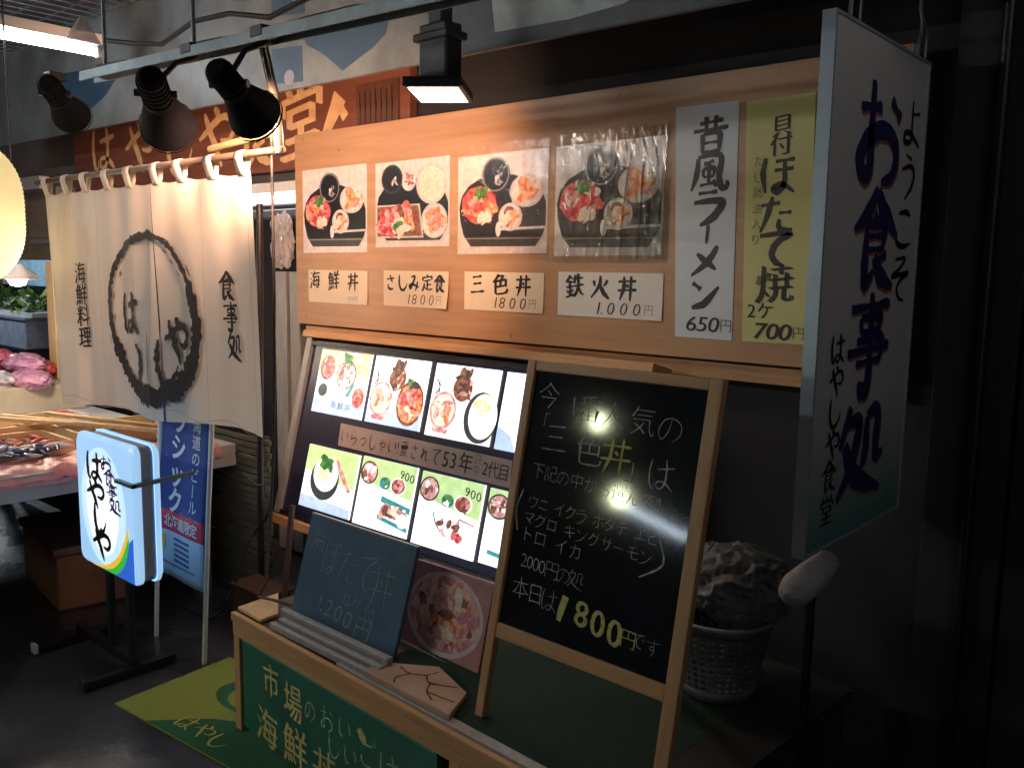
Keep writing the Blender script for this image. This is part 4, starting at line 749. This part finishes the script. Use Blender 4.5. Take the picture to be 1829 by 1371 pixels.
# ------------------------------------------------------------------ nobori banner
nb = lambda a, c, d=0.: Vector((a+(c-.6)*.115, -.92-d+.006*math.sin(c*9)+.005*math.sin(a*17), c))
t = thing('vertical_banner', 'navy vertical beer banner with white katakana on white poles behind the light box', 'banner', (.5, -.92, 0))
b = MB(); n = 10; zs = [.285+1.35*j/40 for j in range(41)]; mi = lambda z: 0 if z > .555 else 1 if z > .475 else 2
zs = sorted(zs+[.555, .475]); b.add([nb(.363+.355*i/n, z) for z in zs for i in range(n+1)], [])
o_ = len(b.v)-len(zs)*(n+1)
for j in range(len(zs)-1):
    for i in range(n): b.f.append(([j*(n+1)+i, j*(n+1)+i+1, (j+1)*(n+1)+i+1, (j+1)*(n+1)+i], mi((zs[j]+zs[j+1])/2), True))
o = b.build('banner_cloth', [mat('navy banner cloth', (.022, .05, .20), .7, n=(200, .1)), mat('red banner band', (.45, .03, .07), .7), mat('pale blue banner base', (.36, .52, .66), .7)], t); md = o.modifiers.new('solid', 'SOLIDIFY'); md.thickness = .001; md.offset = -1
b = MB(); nbd = lambda a, c, d=0.: nb(a, c, d+.002)
write(b, nbd, 'クラシック', (.49, 1.02), (.49, .60), .110, sx=1.1, nib=.05, off=.012, vert=True, font=True, d=.0005); write(b, nbd, '北海道のビール。', (.635, .975), (.635, .54), .060, sx=1.05, nib=.02, off=0, vert=True, font=True, d=.0005); write(b, nbd, '北海道限定', (.44, .515), (.65, .515), .055, nib=.04, off=.01, d=.0005); b.build('white_lettering', white_pl, t)
b = MB()
for i in range(5):
    for j in range(9): b.prism(nbd, [(.49+.0145*j, .445-.022*i), (.50+.0145*j, .445-.022*i), (.50+.0145*j, .456-.022*i), (.49+.0145*j, .456-.022*i)], .0004, .0008)
b.prism(nbd, [(.40, .34), (.66, .34), (.66, .345), (.40, .345)], .0004, .0008); b.build('fine_print', mat('navy print', (.06, .12, .3), .6), t)
b = MB(); b.prism(nbd, [(.395, .40), (.425, .40), (.425, .455), (.395, .455)], .0004, .0008); b.build('beer_mark', mat('amber print', (.75, .45, .06), .6), t)
for a in (.352, .728):
    b = MB(); b.tube([(a-.066*1.0, -.915, 0.0), nb(a, .6)+Vector((0, .008, 0)), nb(a, 1.66)+Vector((0, .008, 0))], .009, 10); b.build('pole', white_pl, t)
b = MB(); b.tube([nb(.352, 1.645), nb(.728, 1.645)], .008, 8); b.build('cross_pole', white_pl, t)

# ------------------------------------------------------------------ floor mat
MT = plane((0, 0, .0), (1, 0, 0), (0, 1, 0)); cA, cB, cC = (.732, -1.287), (.690, -.824), (1.60, -1.21)
q = lambda a, c, d=0.: Vector((cA[0]+(cC[0]-cA[0])*a+(cB[0]-cA[0])*c, cA[1]+(cC[1]-cA[1])*a+(cB[1]-cA[1])*c, d))
t = thing('door_mat', 'yellow green door mat with green leaf mark and shop name on the floor', 'mat', (1.1, -1.0, 0))
b = MB(); b.prism(q, [(0, 0), (1, 0), (1, 1), (0, 1)], .0005, .006); b.build('mat_sheet', mat('yellow green pile', (.26, .30, .05), .95, n=(250, .25), bump=(400, .6)), t)
gm = mat('dark green pile', (.02, .12, .05), .95, n=(250, .3), bump=(400, .6)); b = MB(); b.poly(q, [(.22, 0.0), (1, 0.0), (1, .55), (.62, .5), (.4, .3)], .0068)
stroke(b, q, [(.62, .93, .02), (.4, .95, .05), (.27, .8, .06), (.25, .62, .07), (.33, .5, .05), (.5, .47, .02)], .0075, 0); b.ell(q, .43, .97, .04, .03, .0078); b.build('leaf_print', gm, t)
b = MB()
for ch, x, y in (('は', .36, .16), ('や', .46, .16), ('し', .56, .15)): brush(b, q, ch, x, y, .10, .17, .9, .0085)
b.build('lettering', mat('yellow pile', (.42, .42, .10), .95), t)

# ------------------------------------------------------------------ things by the door
t = thing('slatted_panel', 'dark slatted bamboo panel standing under the curtain beside the doorway', 'panel', (.1, -.42, 0))
for i in range(26):
    b = MB(); b.box((.10, -.42+.004*random.uniform(-1, 1), .025+.0285*i), (.54+.02*random.uniform(-1, 1), .012, .022)); b.build('slat', mat('grey green slats', (.06, .06, .045), .6, n=(9, .4), stretch=(1, 8, 8)), t, bev=.002)
b = MB(); b.span((-.13, -.41, 0), (-.1, -.395, .76)); b.span((.3, -.41, 0), (.33, -.395, .76)); b.build('slat_backing', darkwood, t)
b = MB(); b.span((.38, -.62, 0), (.62, -.5, .16)); b.span((.37, -.63, .16), (.63, -.49, .175)); tag(b.build('small_wood_box', reddish, bev=.003), 'small brown wooden box on the floor behind the left end of the counter', 'box')
b = MB(); b.tube([(.345, -.466, 0), (.375, -.466, .95), (.40, -.466, 1.75)], .014, 10); tag(b.build('leaning_pole', black_metal), 'tall thin black pole leaning in the doorway right of the curtain', 'pole')
b = MB(); b.bar((.86, -.72, 0), (.85, -.64, .60), .02, .016); tag(b.build('leaning_batten', reddish, bev=.002), 'short reddish batten leaning beside the counter left end', 'batten')
b = MB(); b.tube([(.30, -.50, .60), (.42, -.52, .58), (.52, -.54, .60), (.57, -.55, .55), (.53, -.55, .46), (.47, -.56, .40), (.42, -.58, .32), (.40, -.62, .18), (.36, -.66, .05), (.30, -.68, .008), (.05, -.7, .008)], .006, 8); tag(b.build('power_cable', rubber), 'black power cable looping down to the floor beside the slatted panel', 'cable')
b = MB(); b.tube([(1.18, -1.0, .425), (1.17, -.96, .47), (1.16, -.92, .9), (1.15, -.9, 1.4), (1.15, -.9, 2.15)], .005, 8); b.tube([(1.18, -1.0, .425), (1.25, -.99, .43), (1.33, -.96, .42)], .005, 8); tag(b.build('hanging_cable', rubber), 'thin black cable hanging down to the left end of the counter', 'cable')
t = thing('junction_box', 'small black power box at the back of the counter left of the slate board', 'power box', (1.36, -.90, .40)); b = MB(); b.span((1.29, -.93, .402), (1.40, -.86, .47)); b.build('box_body', black_metal, t, bev=.006); b = MB(); b.tube([(1.33, -.90, .47), (1.36, -.90, .50), (1.42, -.88, .49)], .006, 8); b.build('lead', rubber, t)

# ------------------------------------------------------------------ fish stall on the left
t = thing('fish_stall_table', 'white edged fish stall table with pink cover left of the shop door', 'stall table', (-1.2, -1.1, 0))
b = MB(); b.span((-2.6, -2.3, .60), (.10, -.42, .70)); b.build('table_top', mat('off white stall board', (.46, .45, .44), .5, n=(4, .15)), t, bev=.004)
for x, y in ((.0, -.55), (-2.5, -.55), (-2.5, -2.2), (-1.2, -2.2)):
    b = MB(); b.span((x-.03, y-.03, 0), (x+.03, y+.03, .60)); b.build('leg', steel, t)
b = MB(); b.span((-2.4, -.50, .05), (-.05, -.48, .58)); b.build('under_panel', mat('dark teal sheet', (.012, .05, .045), .5), t)
pinkm = mat('pink ice sheet', (.62, .20, .22), .45, n=(14, .3), bump=(25, .6), col2=(.80, .42, .40))
b = MB(); nx, ny = 60, 12; b.add([(-.14+.25*j/ny+(.004 if j == ny else 0), -2.25+1.75*i/nx, .703+.018*math.sin(math.pi*min(1, j/ny*1.0))+.022*noise.noise((i*.5, j*.6, 2))-(.03 if j == ny else 0)) for i in range(nx+1) for j in range(ny+1)], [(i*(ny+1)+j, i*(ny+1)+j+1, (i+1)*(ny+1)+j+1, (i+1)*(ny+1)+j) for i in range(nx) for j in range(ny)], 0, True)
b.add([(.113, -2.25+1.75*i/nx, .672-.02*k+.006*noise.noise((i*.6, k, 4))) for i in range(nx+1) for k in (0, 1)], [(2*i, 2*i+1, 2*i+3, 2*i+2) for i in range(nx)], 0, True)
b.build('pink_cover', pinkm, t)
straw = wood('straw wood', (.48, .30, .15), (.66, .47, .27), 'y'); strawx = wood('straw wood along', (.48, .30, .15), (.66, .47, .27), 'x')
def crate(lab, x0, x1, y0, y1, z, h=.06, wm=straw, cat='crate'):
    t = thing('wooden_crate', lab, cat, ((x0+x1)/2, (y0+y1)/2, z), 'wooden fish crates on the stall'); b = MB()
    b.span((x0, y0, z), (x1, y1, z+.008)); b.build('crate_floor', strawx, t)
    for P, m in ((((x0, y0, z+.008), (x0+.012, y1, z+h)), straw), (((x1-.012, y0, z+.008), (x1, y1, z+h)), straw), (((x0+.012, y0, z+.008), (x1-.012, y0+.012, z+h)), strawx), (((x0+.012, y1-.012, z+.008), (x1-.012, y1, z+h)), strawx)):
        b = MB(); b.span(*P); b.build('crate_side', m, t, bev=.002)
    return t
def fishy(x0, x1, y0, y1, z, n, sizes, mats, lab, name, cat, seed):
    rn = random.Random(seed); b = MB()
    for i in range(n):
        L = rn.uniform(*sizes); a = rn.uniform(0, 6.28); p = Vector((rn.uniform(x0, x1), rn.uniform(y0, y1), z+rn.uniform(.004, .028))); d = Vector((math.cos(a), math.sin(a), rn.uniform(-.15, .15)))*L/2; k = Vector((-d.y, d.x, 0))*rn.uniform(-.5, .5)
        b.tube([p-d, p-d*.5+k, p+k*1.2, p+d*.6+k*.6, p+d], [.002, L*.10, L*.13, L*.08, .002], 7, rn.randrange(len(mats)))
    o = b.build(name, mats); o['kind'] = 'stuff'; o['label'] = lab; o['category'] = cat; return o
crate('shallow wooden crate of red shrimps nearest the light box', -.50, -.165, -1.62, -1.02, .705, .055)
fishy(-.47, -.19, -1.58, -1.06, .715, 240, (.06, .10), [mat('dark red shrimp', (.34, .055, .045), .35, n=(30, .4)), mat('brown crab shell', (.24, .09, .05), .4, n=(30, .4)), mat('wine shell', (.10, .03, .035), .35)], 'heap of dark red shrimps in the shallow wooden crate', 'shrimp_heap', 'shrimps', 3)
fishy(-.20, -.05, -1.34, -1.10, .735, 26, (.09, .14), [mat('silver blue fish', (.20, .24, .42), .25, .3, n=(30, .4)), mat('pale fish belly', (.6, .62, .68), .3), mat('dark fish back', (.05, .06, .12), .3)], 'pile of thin silver blue fish on the pink cover', 'fish_pile', 'fish', 5)
crate('long wooden crate with brown shellfish behind the shrimp crate', -.85, -.53, -1.70, -.85, .705, .075)
fishy(-.82, -.56, -1.66, -.9, .72, 150, (.05, .08), [mat('tan shell', (.34, .20, .11), .5, n=(30, .4)), mat('brown crab shell', (.2, .09, .05))], 'heap of tan shellfish in the long wooden crate', 'shellfish_heap', 'shellfish', 8)
crate('pale wooden crate under the bottom edge of the curtain', -.50, -.17, -.98, -.50, .705, .07)
fishy(-.48, -.19, -.95, -.53, .715, 70, (.05, .09), [mat('straw packing', (.45, .34, .18), .8), mat('leaf packing', (.12, .17, .06), .7)], 'straw and leaf packing in the pale wooden crate', 'packing_straw', 'packing', 9)
for i, (x, y, an, L, lab) in enumerate(((-.33, -.93, .5, .8, 'long straw coloured batten lying across the crates below the curtain'), (-.42, -1.0, .62, .7, 'shorter straw coloured batten beside the long one on the crates'), (-.28, -.8, .43, .75, 'rearmost straw coloured batten across the pale crate'))):
    b = MB(); d = Vector((math.cos(an), math.sin(an), -.03))*L/2; p = Vector((x, y, .80)); b.bar(p-d, p+d, .028, .016); tag(b.build('batten', strawx, bev=.002), lab, 'batten', 'battens across the stall crates')
t = thing('yellow_package', 'bright yellow packet at the stall corner behind the light box', 'packet', (-.02, -.66, .74)); b = MB(); b.box((-.02, -.66, .765), (.12, .08, .05), Matrix.Rotation(.5, 3, 'Z')); b.build('packet_body', mat('yellow packet', (.75, .50, .03), .3, n=(12, .3)), t, bev=.01); b = MB(); b.box((-.02, -.66, .792), (.06, .045, .002), Matrix.Rotation(.5, 3, 'Z')); b.build('packet_label', pinkm, t)
# heap of pink packets on a raised step
b = MB(); b.span((-2.5, -.95, .702), (-1.35, -.47, .84)); tag(b.build('display_step', mat('cream display box', (.50, .42, .32), .6, n=(5, .2)), bev=.004), 'cream display step carrying the pink packets on the stall', 'display box')
PKM = [mat('pink packet', (.70, .16, .24), .25, n=(14, .4)), mat('violet packet', (.62, .30, .45), .25, n=(14, .4)), mat('red packet', (.45, .05, .06), .25, n=(14, .4)), mat('pale packet', (.55, .5, .52), .3, n=(14, .3))]
PL_ = ['hot pink packet on top of the heap', 'violet packet leaning against the heap', 'red packet low in the heap', 'pale packet at the front of the step', 'pink and white packet at the heap left side', 'dark red packet behind the violet one', 'pale violet packet at the right end of the step']
for i, (x, y, z, m) in enumerate(((-1.95, -.72, .95, 0), (-1.62, -.68, .94, 1), (-1.85, -.78, .88, 2), (-1.55, -.86, .865, 3), (-2.15, -.72, .90, 0), (-1.7, -.60, .90, 2), (-1.43, -.72, .87, 1))):
    bm_ = crumple((x, y, z), .1, (1.5, .9, .5), 10.+i*3, .17, 5, True); tag(bm_.build('fish_packet', PKM[m]), PL_[i], 'packet', 'packets heaped on the stall step')
for i, (x, y, lab) in enumerate(((-1.02, -.74, 'white foam tray of pink fillets beside the display step'), (-1.05, -1.12, 'white foam tray of pink fillets nearer the pendant lamp'))):
    t = thing('fillet_tray', lab, 'tray', (x, y, .702), 'foam trays on the stall'); b = MB(); b.span((x-.13, y-.10, .702), (x+.13, y+.10, .712)); b.span((x-.13, y-.10, .712), (x-.12, y+.10, .735)); b.span((x+.12, y-.10, .712), (x+.13, y+.10, .735)); b.span((x-.12, y-.10, .712), (x+.12, y-.09, .735)); b.span((x-.12, y+.09, .712), (x+.12, y+.10, .735)); b.build('foam_tray', white_pl, t)
    for j in range(4): f = crumple((x-.075+.05*j, y, .724), .05, (.5, 1.5, .35), i*9.+j*2, .14, 4, True); f.build('fillet', PKM[(0, 2, 0, 1)[j]], t)
# post and header
b = MB(); b.span((-1.67, -.53, .842), (-1.57, -.47, 1.50)); b.span((-1.54, -.52, .842), (-1.50, -.48, 1.50)); tag(b.build('timber_post', palewood, bev=.003), 'pale timber post at the left edge of the curtain', 'post')
b = MB(); b.span((-4.6, .28, 1.51), (-2.75, .32, 2.0)); tag(b.build('header_panel', mat('beige header board', (.42, .32, .22), .6, n=(3, .15))), 'beige header board over the stall left of the shop wall', 'panel')
b = MB(); b.span((-5.4, .26, 2.0), (-2.72, .34, 2.85)); tag(b.build('upper_wall_panel', mat('grey upper panel', (.16, .155, .16), .6, n=(2, .25))), 'grey upper wall panel above the beige header board', 'panel')
b = MB(); b.span((-3.4, -.30, 1.95), (-2.3, -.24, 2.03)); tag(b.build('cross_beam', alu_matte, bev=.004), 'grey cross beam under the fascia left of the gold lettered sign', 'beam')
t = thing('wall_cabinet', 'grey electrical cabinet on the wall between lantern and shop sign', 'cabinet', (-2.9, -.1, 1.70)); b = MB(); b.span((-3.15, -.06, 1.62), (-2.66, .24, 2.0)); b.build('cabinet_body', mat('grey cabinet', (.20, .20, .21), .5, n=(4, .2)), t, bev=.005); b = MB(); b.span((-3.10, -.075, 1.66), (-2.71, -.06, 1.96)); b.build('cabinet_door', mat('tan cabinet door', (.22, .17, .13), .5, n=(3, .25)), t, bev=.004)
# market beyond
b = MB(); b.span((-13, 3.2, 0), (-2.8, 3.3, 2.85)); tag(b.build('market_wall', mat('blue grey market wall', (.16, .20, .26), .6, n=(1.2, .4))), 'blue grey market wall far behind the fish stall', 'wall')
for i, (x, y, wd, h, z, c, lab) in enumerate(((-7.6, 1.5, 1.5, .34, .50, (.32, .37, .50), 'blue foam box low in the far stack'), (-7.5, 1.5, 1.3, .16, .336, (.05, .05, .06), 'black box at the foot of the far stack'), (-8.2, 2.0, 2.0, .62, 1.20, (.24, .38, .50), 'pale blue cabinet behind the green plant tray'), (-6.6, 1.9, .8, .5, 1.2, (.22, .26, .32), 'grey box far right behind the timber post'))):
    t = thing('storage_box', lab, 'box', (x, y, z), 'boxes stacked beyond the stall'); b = MB(); b.span((x-wd/2, y-.3, z), (x+wd/2, y+.3, z+h)); b.build('box_body', mat('far box colour '+'abcd'[i], c, .5, n=(6, .3)), t, bev=.01); b = MB(); b.span((x-wd/2-.01, y-.31, z+h), (x+wd/2+.01, y+.31, z+h+.04)); b.build('box_lid', mat('far box lid '+'abcd'[i], tuple(q*.6 for q in c), .5), t, bev=.008)
b = MB(); b.span((-9.6, 1.1, 0), (-6.0, 2.4, .335)); tag(b.build('far_plinth', plaster), 'low dark plinth carrying the far boxes beyond the stall', 'plinth')
t = thing('plant_tray', 'tray of green leaves far behind the stall beside the lantern', 'plant', (-7.6, 1.5, .90)); b = MB(); b.span((-8.4, 1.25, .882), (-6.8, 1.75, .93)); b.build('tray', white_pl, t); b = MB(); rn = random.Random(4)
for i in range(420):
    p = Vector((rn.uniform(-8.35, -6.85), rn.uniform(1.25, 1.75), .93+.24*rn.random()**1.2)); a = Vector((rn.uniform(-1, 1), rn.uniform(-1, 1), rn.uniform(-.4, 1))).normalized()*.07; c = a.cross(Vector((rn.uniform(-1, 1), rn.uniform(-1, 1), 1))).normalized()*.03
    b.add([p-a, p+c, p+a, p-c], [(0, 1, 2, 3)], rn.randrange(3))
b.build('leaves', [mat('leaf green', (.07, .14, .03), .5), mat('leaf pale', (.16, .24, .05), .5), mat('leaf dark', (.015, .03, .012), .5)], t)
# stall pendant, and an added unseen tube brightening the far boxes
t = thing('pendant_lamp', 'small white pendant lamp shade below the lantern over the stall', 'pendant lamp', (-.75, -1.0, 1.415)); b = MB(); b.lathe((-.75, -1.0, 1.42), [(.015, .068), (.024, .06), (.08, .016), (.10, .0)], 24); o = b.build('lamp_shade', white_pl, t); md = o.modifiers.new('solid', 'SOLIDIFY'); md.thickness = .003
b = MB(); b.lathe((-.75, -1.0, 1.405), [(.001, -.02), (.03, -.012), (.042, .012), (.03, .04), (.015, .055)], 18); b.build('bulb', mat('white bulb glass', (1, 1, 1), .3, n=(1, .01), emit=40., ecol=(1, .86, .66)), t); b = MB(); b.tube([(-.75, -1.0, 1.5), (-.75, -1.0, 2.85)], .004, 6); b.build('cord', rubber, t)
l = bpy.data.lights.new('pendant_light', 'POINT'); l.energy = 22; l.color = (1, .84, .64); l.shadow_soft_size = .06; o = bpy.data.objects.new('pendant_light', l); COL.objects.link(o); o.parent = t; o.location = (0, 0, -.04)
fluoro('added unseen tube lamp brightening the far boxes beyond the stall', (-8.2, .6, 2.45), (-6.4, .6, 2.45), .03, mat('far fill glass', (1, 1, 1), .3, n=(1, .01), emit=120., ecol=(.82, .92, 1.)))
# crate on the floor
t = thing('brown_fish_box', 'brown lidded foam fish box on the floor under the stall table', 'box', (-.55, -.85, 0)); bx = mat('brown box', (.20, .085, .045), .6, n=(5, .25)); b = MB()
rz = Matrix.Rotation(R(-8), 3, 'Z'); b.box((-.52, -.90, .125), (.62, .30, .25), rz); b.build('box_body', bx, t, bev=.012); b = MB(); b.box((-.52, -.90, .268), (.65, .33, .035), rz); b.build('box_lid', mat('dull brown lid', (.12, .065, .045), .6, n=(5, .25)), t, bev=.008)
# litter on the floor
for i, (x, y) in enumerate(((.86, -2.06), (.80, -2.0), (.82, -2.09))): tag(crumple((x, y, .006), .008, (1.3, .8, .6), i*4., .4, 2).build('paper_scrap', paper), 'tiny pale scrap lying on the dark floor at the front left', 'scrap', 'paper scraps on the floor')

# ------------------------------------------------------------------ lamps of the stalls across the lane (seen as glare in the chalkboard and plastic), then two added unseen tubes
lane = mat('lane lamp glass', (1, 1, 1), .3, n=(1, .01), emit=100., ecol=(1., .97, .93))
lane_b = mat('lane bulb glass', (1, 1, 1), .3, n=(1, .01), emit=70., ecol=(.95, 1., .62))
def bulb_lamp(lab, p, r, m):
    t = thing('lane_bulb_lamp', lab, 'bulb lamp', p, 'bulb lamps across the lane'); b = MB(); b.lathe(p, [(.001, -r), (r*.7, -r*.7), (r, 0), (r*.7, r*.7), (r*.3, r*1.3)], 18); b.build('bulb', m, t)
    b = MB(); b.lathe((p[0], p[1], p[2]+r*1.1), [(r*.4, .06), (r*.5, .05), (r*1.9, 0)], 20); b.build('lamp_shade', black_metal, t); b = MB(); b.tube([(p[0], p[1], p[2]+r), (p[0], p[1], 2.85)], .005, 6); b.build('cord', rubber, t)
bulb_lamp('bulb lamp hanging higher at the stall across the lane', (-.2, -4.5, 1.88), .06, lane_b)
bulb_lamp('bulb lamp hanging lower at the stall across the lane', (.14, -4.5, 1.37), .065, lane_b)
fluoro('short tube lamp at the stall across the lane', (.10, -4.55, 1.345), (.72, -4.55, 1.215), .02, mat('lane tube glass', (1, 1, 1), .3, n=(1, .01), emit=26., ecol=(.72, .86, 1.)), (0, 0, 1), 'tube lamps across the lane')
fluoro('long tube lamp under the ceiling across the lane', (-1.6, -3.6, 2.42), (.3, -3.6, 2.42), .022, lane, (0, 0, 1), 'tube lamps across the lane')
fluoro('added unseen fill tube low on the lane far right behind the viewer', (6.2, -6.0, 1.9), (7.8, -6.0, 1.9), .02, mat('fill lane glass', (1, 1, 1), .3, n=(1, .01), emit=55., ecol=(.9, .96, 1.)), (0, 0, 1), 'tube lamps across the lane')  # fill tube added to lift the dark floor and right side
fluoro('added unseen tube lamp high at the right, lighting the projecting sign', (4.05, -1.3, 2.68), (4.05, -.5, 2.68), .02, mat('warm fill glass', (1, 1, 1), .3, n=(1, .01), emit=14., ecol=(1., .93, .88)), (0, 0, 1), 'tube lamps across the lane')  # tube added out of view to light the projecting sign's face
for o in bpy.data.objects:
    if '_w' in o: del o['_w']
